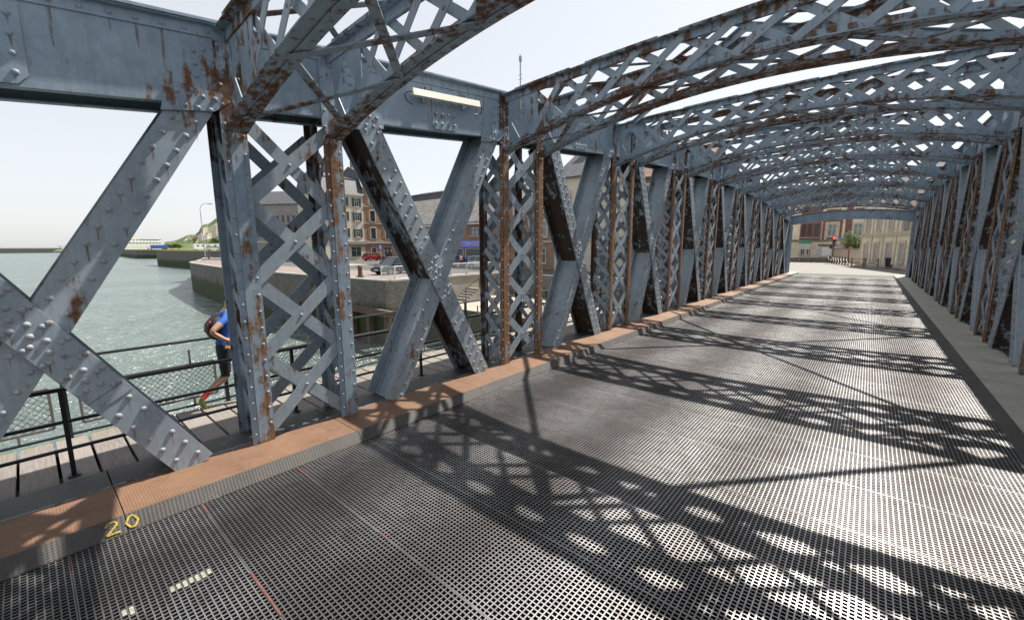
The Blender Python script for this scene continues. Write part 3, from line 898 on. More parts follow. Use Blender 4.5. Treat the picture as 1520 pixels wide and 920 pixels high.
class Bld:
    def __init__(s, name, label, x, y, ang, w, d, h, wall, cat='house', z=0):
        s.o = empty(name, (x, y, z), math.radians(ang)); tag(s.o, label, cat); s.w, s.d, s.h = w, d, h
        b = MB(); b.box(0, w, 0, d, -.3, h); s.wall = b.build('wall', wall, s.o)
    def part(s, name, fn, mat, parent=None):
        b = MB(); fn(b); return b.build(name, mat, parent or s.o)
    def gable(s, hr, mat, ov=.3, chim=(), z=None):          # ridge along the facade
        z = s.h if z is None else z
        b = MB(); b.prism([(-ov, -ov, z - .15), (-ov, s.d / 2, z + hr), (-ov, s.d + ov, z - .15), (-ov, s.d + ov, z - .02), (-ov, s.d / 2, z + hr + .18), (-ov, -ov, z - .02)], (s.w + 2 * ov, 0, 0))
        r = b.build('roof', mat, s.o)
        e = MB(); e.prism([(.0, .05, z - .02), (.0, s.d / 2, z + hr - .05), (.0, s.d - .05, z - .02)], (.12, 0, 0)); e.prism([(s.w - .12, .05, z - .02), (s.w - .12, s.d / 2, z + hr - .05), (s.w - .12, s.d - .05, z - .02)], (.12, 0, 0))
        e.build('gable_wall', s.wall.data.materials[0], s.o)
        for u in chim:
            c = MB(); c.box(u - .6, u + .6, s.d / 2 - .35, s.d / 2 + .35, z + hr * .5, z + hr + 1.3); c.box(u - .68, u + .68, s.d / 2 - .42, s.d / 2 + .42, z + hr + 1.3, z + hr + 1.42)
            for k in (-.38, 0, .38): c.cyl((u + k, s.d / 2, z + hr + 1.42), (u + k, s.d / 2, z + hr + 1.85), .12, 7)
            c.build('chimney', m_brick, r)
        return r
    def mansard(s, hm, inset, mat, top=1.2, chim=()):
        z = s.h; b = MB(); i = inset; o = .3
        b.hexa([(-o, -o, z), (s.w + o, -o, z), (s.w + o, s.d + o, z), (-o, s.d + o, z), (.0, i, z + hm), (s.w, i, z + hm), (s.w, s.d - i, z + hm), (.0, s.d - i, z + hm)])
        b.prism([(-.01, i - .15, z + hm), (-.01, s.d / 2, z + hm + top), (-.01, s.d - i + .15, z + hm)], (s.w + .02, 0, 0))
        r = b.build('roof', mat, s.o)
        for u in chim:
            c = MB(); c.box(u - .5, u + .5, s.d / 2 - .4, s.d / 2 + .4, z + hm * .6, z + hm + top + 1.2)
            for k in (-.3, 0, .3): c.cyl((u + k, s.d / 2, z + hm + top + 1.2), (u + k, s.d / 2, z + hm + top + 1.6), .11, 7)
            c.build('chimney', m_brick, r)
        return r
    def window(s, u, z, w, h, frame=m_wfr, pane=m_glass, surround=None, shutters=None, sill=True, mull=True, y=0):
        f = MB(); t_ = .07; y0 = y - .05
        f.box(u - w / 2, u - w / 2 + t_, y0, y - .005, z, z + h); f.box(u + w / 2 - t_, u + w / 2, y0, y - .005, z, z + h)
        f.box(u - w / 2 + t_, u + w / 2 - t_, y0, y - .005, z, z + t_); f.box(u - w / 2 + t_, u + w / 2 - t_, y0, y - .005, z + h - t_, z + h)
        if mull:
            f.box(u - .03, u + .03, y0, y - .005, z + t_, z + h - t_)
            f.box(u - w / 2 + t_, u + w / 2 - t_, y0 + .004, y - .006, z + h * .62, z + h * .62 + .045)
        fo = f.build('window', frame, s.o)
        p_ = MB(); p_.box(u - w / 2 + .02, u + w / 2 - .02, y - .02, y - .008, z + .02, z + h - .02); p_.build('pane', pane, fo)
        if surround:
            q = MB(); e = .17
            q.box(u - w / 2 - e, u - w / 2, y - .12, y, z - .02, z + h); q.box(u + w / 2, u + w / 2 + e, y - .12, y, z - .02, z + h); q.box(u - w / 2 - e, u + w / 2 + e, y - .14, y, z + h, z + h + .24)
            q.build('surround', surround, fo)
        if sill:
            q = MB(); q.box(u - w / 2 - .12, u + w / 2 + .12, y - .16, y, z - .13, z - .021); q.build('sill', m_sill, fo)
        if shutters:
            for k in (-1, 1):
                q = MB(); a = u + k * (w / 2 + .02); b_ = a + k * w * .5; q.box(min(a, b_), max(a, b_), y - .06, y - .002, z, z + h)
                for j in range(int(h / .14)): q.box(min(a, b_) + .05, max(a, b_) - .05, y - .075, y - .061, z + .06 + j * .14, z + .13 + j * .14)
                q.build('shutter', shutters, fo)
        return fo
    def course(s, z, mat=m_sill, h=.18, d=.1, u0=0, u1=None):
        s.part('string_course', lambda b: b.box(u0, s.w if u1 is None else u1, -d, -.002, z, z + h), mat)
    def door(s, u, w, h, mat=m_door, fr=m_wfr):
        f = MB(); f.box(u - w / 2 - .1, u - w / 2, -.07, -.003, 0, h + .1); f.box(u + w / 2, u + w / 2 + .1, -.07, -.003, 0, h + .1); f.box(u - w / 2, u + w / 2, -.07, -.003, h, h + .1)
        fo = f.build('door_frame', fr, s.o)
        q = MB(); q.box(u - w / 2, u + w / 2, -.03, -.004, 0, h)
        for k in (0, 1): q.box(u - w / 2 + .08 + k * w / 2, u - .08 + k * w / 2, -.045, -.031, .2, h - .3)
        q.build('door', mat, fo)
def text(body, size, mat, parent, loc, rz=0, name='lettering', extr=.01, align='LEFT'):
    c = bpy.data.curves.new(name, 'FONT'); c.body = body; c.size = size; c.extrude = extr; c.resolution_u = 2; c.align_x = align
    tmp = bpy.data.objects.new('tmp_text', c); COL.objects.link(tmp)
    dg = bpy.context.evaluated_depsgraph_get(); me = bpy.data.meshes.new_from_object(tmp.evaluated_get(dg))
    bpy.data.objects.remove(tmp, do_unlink=True); bpy.data.curves.remove(c)
    me.materials.clear(); me.materials.append(mat)
    o = link(bpy.data.objects.new(name, me), parent); o.location = loc; o.rotation_euler = (PI / 2, 0, rz); return o

# brick shop with the blue sign
s = Bld('brick_shop', 'red brick shop with a long blue sign and slate roof', -56.5, 37.5, 0, 23, 9, 5.7, m_brick, 'shop')
s.gable(3.9, m_slate2, .35, (9.2, 11.2))
s.window(18.4, 3.95, 1.5, 1.15, m_door, m_glass2); s.window(13.2, 3.95, 1.5, 1.15, m_door, m_glass2); s.window(8.5, 3.95, 1.4, 1.15, m_wfr, m_glass2); s.window(3.0, 3.95, 1.2, 1.15, m_wfr, m_glass2)
sg = s.part('sign_board', lambda b: b.box(9.4, 22.4, -.22, -.02, 2.55, 3.3), m_blue)
text('Chauffage', .58, m_redsign, sg, (14.1, -.235, 2.76)); text('+', .62, m_whsign, sg, (17.1, -.235, 2.74)); text('Isolation', .58, m_orsign, sg, (17.75, -.235, 2.76))
for k, (u, w_) in enumerate(((11.2, 3.0), (14.7, 3.0), (18.1, 3.0), (21.2, 2.2))):
    fo = s.window(u, .75, w_, 1.65, m_wfr, m_glass, sill=False, mull=False)
    def posters(b, u=u, w_=w_):
        b.box(u - w_ / 2 + .2, u + w_ / 2 - .2, -.034, -.022, .85, 1.45)
    s.part('poster', posters, plain('shop_poster', [(.55, .34, .1), (.10, .28, .6), (.10, .3, .62), (.5, .4, .15)][k], .5, 0, .5, 4), fo)
s.part('green_blue_board', lambda b: b.box(1.2, 4.9, -.16, -.02, 2.65, 3.35), m_lime)
s.part('awning', lambda b: b.prism([(2.4, -.17, 2.66), (5.6, -.17, 2.66), (5.6, -.17, 3.3), (4.0, -.17, 3.3)], (0, -.05, 0)), m_blue2)
s.part('roller_door', lambda b: [b.box(2.2, 5.2, -.06 - .02 * (k % 2), -.004, .02 + k * .16, .18 + k * .16) for k in range(15)], plain('red_white_shutter', (.50, .28, .24), .6, 0, .45, 1.2))
s.part('fascia', lambda b: b.box(0, 23, -.32, -.02, 5.35, 5.55), m_wfr)
# long slate roof building behind
s = Bld('slate_roofed_block', 'long dark slate roofed block rising behind the brick shop', -73.5, 52, 0, 32, 10, 8.4, m_creamw, 'building')
r_ = s.mansard(4.6, 1.6, m_slate, .9)
for u in (12.5, 17.5, 23.5, 28): 
    s.part('skylight', lambda b: b.hexa([(u - .4, .25, 10.1), (u + .4, .25, 10.1), (u + .4, .42, 10.1), (u - .4, .42, 10.1), (u - .4, .72, 11.4), (u + .4, .72, 11.4), (u + .4, .9, 11.4), (u - .4, .9, 11.4)]), m_glass2, r_)
for u in (4, 8, 12, 16, 20, 24, 28): s.window(u, 4.6, 1.2, 1.8, m_wfr)
def ant(b):
    for u in (18.2, 19.6):
        b.cyl((u, 4, 13.4), (u, 4, 16.2 - (u - 18) * .5), .03, 5)
        for k in range(4): b.cyl((u - .5, 4, 14.5 + k * .35), (u + .5, 4, 14.5 + k * .35), .02, 4)
s.part('roof_aerial', ant, m_dark, r_)

# street of tall houses on the left
s = Bld('cream_house', 'narrow cream house with green shutters left of the brown tall house', -79, 37.5, 90, 8.6, 10, 13, m_creamw)
s.mansard(3.0, 1.2, m_slate, 1.0, (2,))
for z in (4.6, 7.8, 10.6):
    for u in (1.8, 4.5, 7.2): s.window(u, z, .95, 1.7, m_wfr, m_glass, None, m_green_sh)
s.course(3.6); s.course(12.7, m_sill, .3, .3); s.part('awning', lambda b: b.prism([(4.6, -.01, 3.5), (4.6, -1.0, 3.2), (4.6, -1.0, 3.1), (4.6, -.01, 3.3)], (4, 0, 0)), m_door)
s.window(6.6, .7, 2.2, 2.0, m_wfr, m_glass, None, None, False); s.door(2.5, 1.0, 2.3)
s = Bld('brown_house', 'tall brown brick house with steep slate roof and chimney stack', -79, 46.1, 90, 7.4, 10, 14.6, m_brown)
r_ = s.mansard(3.2, 1.7, m_slate, 1.3, (1.2,))
for z in (4.3, 7.8, 11.2):
    for u in (2.0, 5.4): s.window(u, z, 1.1, 2.2, m_door, m_glass, m_sill, m_orange_sh)
    s.course(z - .45, m_sill, .12, .12)
s.course(3.4, m_sill, .3, .2); s.course(14.3, m_sill, .35, .35); s.door(2.0, 1.1, 2.4); s.window(5.2, .7, 1.8, 1.9, m_wfr, m_glass, None, None, False)
for u in (2.0, 5.4): s.part('dormer', lambda b: (b.box(u - .6, u + .6, .2, 2.0, 15.2, 16.8), b.prism([(u - .75, .05, 16.8), (u, .05, 17.5), (u + .75, .05, 16.8)], (0, 2.0, 0))), m_wfr, r_); s.window(u, 15.4, .8, 1.2, m_wfr, m_glass, None, None, False, True, .19)
s = Bld('gabled_house', 'small cream gabled house at the back of the side street', -81, 55, 60, 9, 8, 7.2, m_creamw)
s.gable(4.2, m_slate, .3, (7.5,))
for z in (1.0, 4.4):
    for u in (1.6, 4.4, 7.2): s.window(u, z, .9, 1.5, m_wfr, m_glass)
s = Bld('back_house', 'pale house with dark gable beyond the small gabled house', -76, 64, 30, 12, 8, 8.6, m_pinkw); s.gable(3.6, m_slate)
for u in (2, 5, 8, 10.5): s.window(u, 5, 1.0, 1.6, m_wfr)
# grey stone warehouse seen through the first lattice post
s = Bld('grey_warehouse', 'grey stone warehouse with rows of narrow windows seen through the lattice post', -112, 31.5, 32.5, 26, 14, 12.2, m_grey, 'building')
s.gable(3.5, m_slate, .3)
for k in range(20):
    for z in (4.9, 8.1): s.window(1.0 + k * 1.28, z, .55, 1.55, m_door, m_glass, None, None, True, False)
s.course(3.7, m_sill, .35, .15)
for k in range(7):
    u = 2 + k * 3.7
    def arch(b, u=u): b.prism([(u - 1.0, -.03, 0)] + [(u + math.cos(a) * 1.0, -.03, 2.0 + math.sin(a) * 1.0) for a in [PI - PI * j / 8 for j in range(9)]] + [(u + 1.0, -.03, 0)], (0, .025, 0))
    s.part('arched_opening', arch, m_glass)
# houses along the street behind the truss
specs = (('brown_brick_house', 'brown brick house beside the brick shop seen through the truss', -33.3, 38, 7.2, 8.0, m_brown, m_slate2),
         ('pale_house', 'pale rendered house with tall grey roof between two brick houses', -26, 37.5, 8, 9.6, m_creamw, m_slate),
         ('red_gable_house', 'red brick house with white windows near the end of the quay street', -17.9, 38, 6.5, 8.8, m_brick, m_tile),
         ('corner_house', 'cream corner house nearest the bridge on the quay street', -30, 66, 14, 10, m_creamw, m_slate),
         ('long_brick_terrace', 'long red brick terrace beyond the quay street', -22, 90, 9, 11, m_brick_d, m_slate))
for k, (nm, lab, x, y, w_, h_, wm, rm) in enumerate(specs):
    s = Bld(nm, lab, x, y, 0, w_, 9, h_, wm); s.gable(3.0, rm, .3, (1.5,))
    for z in (3.6, 6.3) if h_ < 9.7 else (3.6, 6.6):
        n = max(2, int(w_ / 2.5))
        for j in range(n): s.window(w_ * (j + .5) / n, z, 1.1, 1.7, m_wfr, m_glass2 if (j + k) % 2 else m_glass, m_sill)
    s.door(w_ * .28, 1.0, 2.3, plain('painted_door', [(.25, .3, .36), (.1, .14, .3), (.5, .5, .5), (.2, .1, .08), (.1, .2, .15)][k], .5)); s.window(w_ * .68, .7, 1.9, 1.7, m_wfr, m_glass, None, None, True); s.course(3.0)

# far end of the road: villa, garden wall and cream town house
s = Bld('brick_villa', 'cream and red brick villa facing the far end of the bridge', -20, 84, 0, 19.6, 10, 9.2, m_sandw, 'house')
s.mansard(3.0, 1.4, m_slate)
s.course(3.2, m_slate2, .3, .14)
for (a, b_) in ((.5, 8.8), (10.9, 13.7), (16.7, 17.5), (19.0, 19.6)):
    s.part('brick_panel', lambda b: b.box(a, b_, -.05, -.002, 3.5, 8.9), m_brick_d)
for u in (1.6, 2.9, 4.2, 7.0, 11.4, 12.2, 13.1): s.window(u, 3.9, .55, 2.1, m_door, m_glass, None, None, True, True, -.05)
def bsur(b, u=15.1):
    b.box(u - 1.25, u - .92, -.06, -.002, 3.5, 6.6); b.box(u + .92, u + 1.25, -.06, -.002, 3.5, 6.6); b.box(u - .92, u + .92, -.06, -.002, 6.25, 6.6); b.box(u - .6, u + .6, -.05, -.002, 3.5, 3.85)
s.part('brick_panel', bsur, m_brick_d)
s.window(15.1, 3.95, 1.1, 1.9, m_wfr, m_glass2, m_sill); s.window(18.25, 3.95, 1.1, 1.9, m_wfr, m_glass2, m_sill)
s.course(6.9, m_sill, .2, .12); s.part('brick_panel', lambda b: b.box(14.2, 16.0, -.05, -.002, 7.2, 8.2), m_brick_d)
s.part('brick_panel', lambda b: b.box(17.7, 18.8, -.05, -.002, 7.2, 8.2), m_brick_d)
s.window(14.7, .85, 1.3, 1.5, m_wfr, m_whsign, None, m_wfr, True, False); s.part('brown_lintel', lambda b: b.box(13.5, 15.9, -.14, -.003, 2.5, 2.75), m_brick_d)
for u in (3.0, 4.6, 11.5, 12.3): s.window(u, 1.0, .55, 1.6, m_wfr, m_glass)
s.door(6.8, 1.0, 2.3)
s.part('plinth', lambda b: b.box(0, 19.6, -.06, -.002, 0, .6), m_slate2)
def gw(b):
    A_, B_ = V((-4.3, 81.5, 0)), V((-.75, 70.4, 0)); d = (B_ - A_).normalized()
    b.bar(A_ + V((0, 0, .95)), B_ + V((0, 0, .95)), 2.1, .22, V((d.y, -d.x, 0)))
w0 = empty('garden_wall', (-2.5, 76, 0)); tag(w0, 'pinkish rendered garden wall below the green bush', 'wall')
b = MB(); gw(b); b.v = [(x + 2.5, y - 76, z) for x, y, z in b.v]; b.build('wall_panel', m_pinkw, w0)
A_, B_ = V((-4.3 + 2.5, 81.5 - 76, 2.0)), V((-.75 + 2.5, 70.4 - 76, 2.0))
b = MB(); b.bar(A_ + V((0, 0, .06)), B_ + V((0, 0, .06)), .36, .11, (0, 0, 1)); b.build('coping', m_cope, w0)
for k in (0.0, .33, .62, .97):
    p_ = A_.lerp(B_, k); b = MB(); b.box(p_.x - .2, p_.x + .2, p_.y - .2, p_.y + .2, 0, 2.35); b.build('pier', m_brick if k == .62 else m_pinkw, w0)
ang = math.degrees(math.atan2(-12.7, 4.15))
s = Bld('cream_town_house', 'cream stone town house with tall shuttered windows at the right of the road end', -.95, 69.7, ang, 17.5, 9, 8.6, m_sandw, 'house')
s.gable(3.2, m_slate, .35, (4, 12))
for k in range(5):
    u = 1.75 + k * 3.15
    s.window(u, .75, 1.05, 2.0, m_wfr, m_clsh, m_creamw); s.window(u, 4.25, 1.05, 2.05, m_wfr, m_clsh, m_creamw)
    s.part('pilaster', lambda b: b.box(u - 1.66, u - 1.5, -.09, -.003, .5, 8.3), m_creamw)
s.course(3.55, m_sill, .16, .13); s.course(8.2, m_sill, .3, .3); s.course(0, m_sill, .5, .06); s.course(3.85, m_creamw, .1, .08)
s.part('cellar_grille', lambda b: b.box(8.9, 9.6, -.075, -.061, .15, .5), m_door)
bal = s.part('balcony', lambda b: b.box(13.3, 16.5, -.9, -.14, 3.75, 3.9), m_sill)
def balr(b):
    b.box(13.3, 16.5, -.9, -.86, 4.75, 4.8)
    for k in range(17): b.box(13.3 + k * .2 - .012, 13.3 + k * .2 + .012, -.89, -.866, 3.9, 4.75)
s.part('balcony_rail', balr, m_dark, bal)
s = Bld('right_bank_house', 'pale house on the right bank glimpsed through the right truss', 12, 48, -20, 16, 10, 8.5, m_creamw); s.gable(3.2, m_slate, .3, (3,))
for z in (1, 4.6):
    for u in (2, 5, 8, 11, 14): s.window(u, z, 1.0, 1.7, m_wfr)
# ------------------------------------------------------------------ vehicles
m_tyre = plain('tyre_rubber', (.02, .02, .02), .85)
m_rim = plain('alloy_rim', (.35, .35, .36), .35, .6)
m_cglass = plain('car_glass', (.03, .04, .045), .06, 0, .1, 1, .8)
m_lamp_w = plain('headlamp_glass', (.6, .6, .6), .15)
m_lamp_r = plain('tail_lamp_red', (.35, .01, .01), .25)
m_trim = plain('black_trim', (.018, .018, .02), .6)
m_numpl = plain('number_plate', (.6, .6, .58), .5)
def car(label, loc, rz, paint, ln=4.3, wd=1.78, ht=1.48, style='hatch'):
    o = empty('parked_car', loc, rz); tag(o, label, 'car')           # heading along local +Y
    mp = plain('car_paint', paint, .22, .2, .04, 1, .6)
    h = ln / 2; hw = wd / 2; sill = .28; belt = ht * .62
    prof = [(-h, sill + .1), (-h + .05, belt - .18), (-h + .12, belt), (-h * .3, belt + .03), (h * .42, belt - .02), (h - .25, belt - .2), (h - .04, belt - .38), (h, sill + .12), (h - .15, sill - .03), (-h + .15, sill - .03)]
    st = [(-1, .0), (-.96, 1), (.96, 1), (1, .0)]
    b = MB(); n = len(prof)
    cx, cz = 0, (sill + belt) / 2
    for (sx_, k) in ((-1.0, .90), (-.93, 1.0), (.93, 1.0), (1.0, .90)):
        for (y, z) in prof: b.v.append((sx_ * hw, y * (.985 if k < 1 else 1), cz + (z - cz) * k))
    for j in range(3):
        for i in range(n):
            i2 = (i + 1) % n; b.f.append((j * n + i, j * n + i2, (j + 1) * n + i2, (j + 1) * n + i)); b.m.append(0)
    b.f += [tuple(reversed(range(n))), tuple(3 * n + i for i in range(n))]; b.m += [0, 0]
    body = b.build('body', mp, o)
    # greenhouse: dark glass with painted roof
    rear = -h + (.10 if style != 'saloon' else .75); y0, y1, y2, y3 = rear, rear + .42, h * .18, h * .50
    g = MB(); zb_, zt = belt - .04, ht - .05
    lo = [(-hw * .93, y0, zb_), (hw * .93, y0, zb_), (hw * .93, y3, zb_ - .02), (-hw * .93, y3, zb_ - .02)]; hi = [(-hw * .74, y1, zt), (hw * .74, y1, zt), (hw * .74, y2, zt), (-hw * .74, y2, zt)]
    g.hexa(lo + hi); g.build('windows', m_cglass, o)
    rf = MB(); rf.hexa([(-hw * .76, y1 - .06, zt + .001), (hw * .76, y1 - .06, zt + .001), (hw * .76, y2 + .04, zt + .001), (-hw * .76, y2 + .04, zt + .001), (-hw * .66, y1 + .1, zt + .06), (hw * .66, y1 + .1, zt + .06), (hw * .66, y2 - .15, zt + .055), (-hw * .66, y2 - .15, zt + .055)])
    for s_ in (-1, 1):
        for (ya, yb) in ((y0, y1), (y3, y2)):
            rf.bar((s_ * hw * .93, ya, zb_), (s_ * hw * .75, yb, zt + .01), .07, .05, (0, 1, 0))
        ym = (y0 + y3) / 2 - .1; rf.bar((s_ * hw * .94, ym, zb_), (s_ * hw * .755, (y1 + y2) / 2 - .1, zt + .01), .07, .04, (0, 1, 0))
    rf.build('roof', mp, o)
    for (sx_, sy) in ((-1, -1), (1, -1), (-1, 1), (1, 1)):
        y = sy * ln * .30; x = sx_ * (hw - .1)
        a = MB(); a.cyl((x - sx_ * .11, y, .32), (x + sx_ * .115, y, .32), .32, 16); wh = a.build('wheel', m_tyre, o)
        a = MB(); a.cyl((x + sx_ * .116, y, .32), (x + sx_ * .13, y, .32), .21, 12); a.build('rim', m_rim, wh)
        a = MB()
        for k in range(9):
            t0, t1 = PI * k / 9, PI * (k + 1) / 9
            a.bar((sx_ * (hw + .005), y + math.cos(t0) * .37, .33 + math.sin(t0) * .37), (sx_ * (hw + .005), y + math.cos(t1) * .37, .33 + math.sin(t1) * .37), .04, .05, (1, 0, 0))
        a.build('wheel_arch', m_trim if style == 'suv' else mp, o)
    for s_ in (-1, 1):
        a = MB(); a.box(s_ * hw * .5, s_ * hw * .92, h - .16, h - .02, belt - .38, belt - .25); a.build('headlight', m_lamp_w, o)
        a = MB(); a.box(s_ * hw * .68, s_ * hw * .95, -h - .015, -h + .1, belt - .28, belt - .04); a.build('tail_light', m_lamp_r, o)
        a = MB(); a.box(s_ * (hw + .01), s_ * (hw + .18), h * .36, h * .36 + .1, belt + .0, belt + .14); a.build('mirror', mp, o)
    a = MB(); a.box(-.26, .26, h - .005, h + .012, sill + .12, sill + .23); a.build('number_plate', m_numpl, o)
    a = MB(); a.box(-.26, .26, -h - .012, -h + .005, sill + .2, sill + .31); a.build('number_plate', m_numpl, o)
    a = MB(); a.box(-hw * .55, hw * .55, h - .03, h + .006, sill + .26, sill + .42); a.build('grille', m_trim, o)
    return o
car('dark blue-grey car parked by the white quay barriers, nose towards the bridge', (-34.6, 23.2, .012), PI + .12, (.035, .042, .055), 4.4, 1.84, 1.62, 'suv')
car('red hatchback parked in front of the cream house', (-73.6, 44.6, 0), .05, (.30, .015, .03), 4.0, 1.75, 1.5)
car('black estate car parked behind the red hatchback', (-73.4, 50.0, 0), .03, (.03, .03, .035), 4.4, 1.8, 1.55, 'suv')
car('grey-blue saloon parked in front of the blue-signed shop', (-39.4, 35.4, 0), -PI / 2, (.09, .11, .17), 4.5, 1.8, 1.45, 'saloon')
car('silver hatchback parked just right of the grey-blue saloon', (-34.4, 35.2, 0), -PI / 2, (.45, .46, .48), 3.9, 1.72, 1.5)
car('white car parked on the harbour quay below the chalk cliff', (-177, 44.5, 1.7), 0, (.62, .63, .65), 4.4, 1.8, 1.5)
car('dark car parked on the harbour quay right of the white camper vans', (-199, 51, 1.7), 0, (.04, .045, .05), 4.3, 1.8, 1.5)

m_vanw = plain('white_van_body', (.62, .63, .64), .4, .0, .05)
m_lorry = plain('blue_lorry_trailer', (.03, .10, .45), .45, 0, .1)
def camper(label, loc, rz):
    o = empty('camper_van', loc, rz); tag(o, label, 'camper van')
    b = MB(); b.prism([(-1.1, -3.0, .4), (-1.1, 1.9, .4), (-1.1, 2.1, 1.9), (-1.1, 2.9, 2.2), (-1.1, 2.7, 2.9), (-1.1, -3.0, 2.9)], (2.2, 0, 0)); b.build('body', m_vanw, o)
    b = MB(); b.prism([(-.95, 1.95, .4), (-.95, 3.5, .4), (-.95, 3.55, 1.05), (-.95, 2.9, 1.25), (-.95, 2.25, 1.88), (-.95, 1.95, 1.88)], (1.9, 0, 0)); c = b.build('cab', m_vanw, o)
    b = MB(); b.prism([(-.97, 2.15, 1.2), (-.97, 2.85, 1.27), (-.97, 2.3, 1.8), (-.97, 2.15, 1.8)], (1.94, 0, 0)); b.build('cab_glass', m_cglass, c)
    for s_ in (-1, 1):
        for y in (-1.8, .2):
            b = MB(); b.box(s_ * 1.1, s_ * 1.13, y, y + .9, 1.7, 2.3); b.build('window', m_cglass, o)
        for y in (-1.9, 2.6):
            b = MB(); b.cyl((s_ * .8, y, .35), (s_ * 1.02, y, .35), .35, 14); b.build('wheel', m_tyre, o)
    return o
camper('white camper van parked left of another on the harbour quay', (-241, 55.5, 1.7), .15)
camper('white camper van parked nearer the chalk cliff on the harbour quay', (-226, 58, 1.7), PI)
o = empty('lorry', (-505, 84, 1.7), PI); tag(o, 'blue lorry trailer with a white cab parked by the ferry', 'lorry')
b = MB(); b.box(-1.25, 1.25, -6.8, 5.6, 1.1, 4.0); b.build('trailer', m_lorry, o)
b = MB(); b.prism([(-1.2, 5.9, .6), (-1.2, 8.2, .6), (-1.2, 8.2, 2.0), (-1.2, 7.9, 3.3), (-1.2, 5.9, 3.6)], (2.4, 0, 0)); c = b.build('cab', m_vanw, o)
b = MB(); b.prism([(-1.0, 8.21, 2.0), (-1.0, 7.96, 3.1), (-1.0, 7.99, 3.1), (-1.0, 8.24, 2.0)], (2.0, 0, 0)); b.build('windscreen', m_cglass, c)
b = MB(); b.box(-.5, .5, -6.6, 7.6, .7, 1.09); b.build('chassis', m_trim, o)
for y in (-5.6, -4.3, -3.0, 5.2, 7.2):
    for s_ in (-1, 1):
        b = MB(); b.cyl((s_ * .9, y, .5), (s_ * 1.22, y, .5), .5, 14); b.build('wheel', m_tyre, o)

# ------------------------------------------------------------------ ferry
m_ferry = plain('ferry_white', (.70, .71, .72), .45, 0, .04, .1)
m_fery = plain('ferry_yellow', (.70, .52, .16), .5)
m_ferd = plain('ferry_window_band', (.05, .06, .08), .2)
m_ferg = plain('ferry_green_deck', (.20, .26, .24), .6)
o = empty('ferry', (-660, 72, -4.8), 0.0); tag(o, 'white car ferry with yellow funnel moored beyond the far quay', 'ferry')
b = MB()
hull = [(-46, 8.5), (-40, 1), (30, 0), (42, 0), (46, 8.5)]
b.prism([(-10, y, z) for y, z in [(-45, 11), (-38, 0), (40, 0), (44, 11)]], (20, 0, 0)); b.build('hull', m_ferry, o)
b = MB(); b.prism([(-9.6, y, z) for y, z in [(-36, 11.01), (43, 11.01), (42, 15.5), (-28, 15.5)]], (19.2, 0, 0)); sp = b.build('lower_deck', m_ferry, o)
b = MB(); b.prism([(-8.6, y, z) for y, z in [(-26, 15.51), (40, 15.51), (39, 18.2), (-22, 18.2)]], (17.2, 0, 0)); sp2 = b.build('upper_deck', m_ferry, o)
b = MB(); b.prism([(-7.5, y, z) for y, z in [(-20, 18.21), (6, 18.21), (4, 21), (-17, 21)]], (15, 0, 0)); b.build('bridge_deck', m_ferry, o)
b = MB(); b.prism([(-3, y, z) for y, z in [(8, 18.21), (17, 18.21), (15, 25), (9.5, 26)]], (6, 0, 0)); fn_ = b.build('funnel', m_fery, o)
b = MB(); b.prism([(3.01, y, z) for y, z in [(10, 20), (14.5, 20), (13.6, 23), (10.2, 23.4)]], (.05, 0, 0)); b.build('funnel_badge', m_ferry, fn_)
b = MB(); b.box(8.61, 8.7, 20, 40, 17.3, 18.2); b.build('deck_rail', m_ferg, sp2)
for (z, y0, y1, n, par) in ((13.2, -30, 40, 24, sp), (16.6, -22, 38, 20, sp2)):
    x = 9.61 if par is sp else 8.61
    for k in range(n):
        y = y0 + (y1 - y0) * k / n; b = MB(); b.box(x, x + .06, y, y + (y1 - y0) / n * .6, z, z + 1.0); b.build('window', m_ferd, par)
for (y, h_) in ((-8, 28), (-2, 26), (12, 29)):
    b = MB(); b.cyl((0, y, 20.5), (0, y, h_), .25, 6); b.box(-1.2, 1.2, y - .1, y + .1, h_ - 2, h_ - 1.7); b.build('mast', m_ferry, o)

# ------------------------------------------------------------------ street furniture
m_galv = plain('galvanised_steel', (.36, .37, .38), .5, .3)
m_black = plain('black_painted_steel', (.02, .022, .026), .45)
o = empty('street_lamp', (-106.5, 25.2, 0)); tag(o, 'tall grey street lamp with curved arm on the rounded quay', 'street lamp')
b = MB(); b.cyl((0, 0, 0), (0, 0, 10.6), .1, 8, .06); b.build('pole', m_galv, o)
b = MB(); pts = [(0, 0, 10.6), (.1, .25, 11.3), (.3, .8, 11.7), (.5, 1.5, 11.75)]
for a, c in zip(pts[:-1], pts[1:]): b.cyl(a, c, .05, 6)
b.build('arm', m_galv, o); b = MB(); b.box(.3, .7, 1.3, 2.1, 11.6, 11.75); b.build('lamp_head', m_galv, o)
o = empty('mirror_post', (-112.0, 27.0, 0)); tag(o, 'slim post with a small round mirror near the curved quay lamp', 'mirror')
b = MB(); b.cyl((0, 0, 0), (0, 0, 5.2), .06, 6); b.build('pole', m_galv, o); b = MB(); b.cyl((.05, -.06, 5.0), (.09, -.1, 5.0), .42, 14); b.build('mirror', m_whsign, o)
for (x, y, lab) in ((-122, 29.6, 'rusty mooring bollard on the rounded end of the quay'), (-32.9, 18.6, 'rusty mooring bollard beside the dark parked car')):
    o = empty('mooring_bollard', (x, y, .0)); tag(o, lab, 'bollard')
    m_bol = plain('rusty_bollard', (.11, .06, .045), .8)
    b = MB(); b.cyl((0, 0, 0), (0, 0, .12), .34, 12); b.build('base', m_bol, o); b = MB(); b.cyl((0, 0, .12), (0, 0, .85), .2, 12, .18); b.cyl((0, 0, .85), (0, 0, 1.0), .26, 12, .2); b.build('post', m_bol, o)
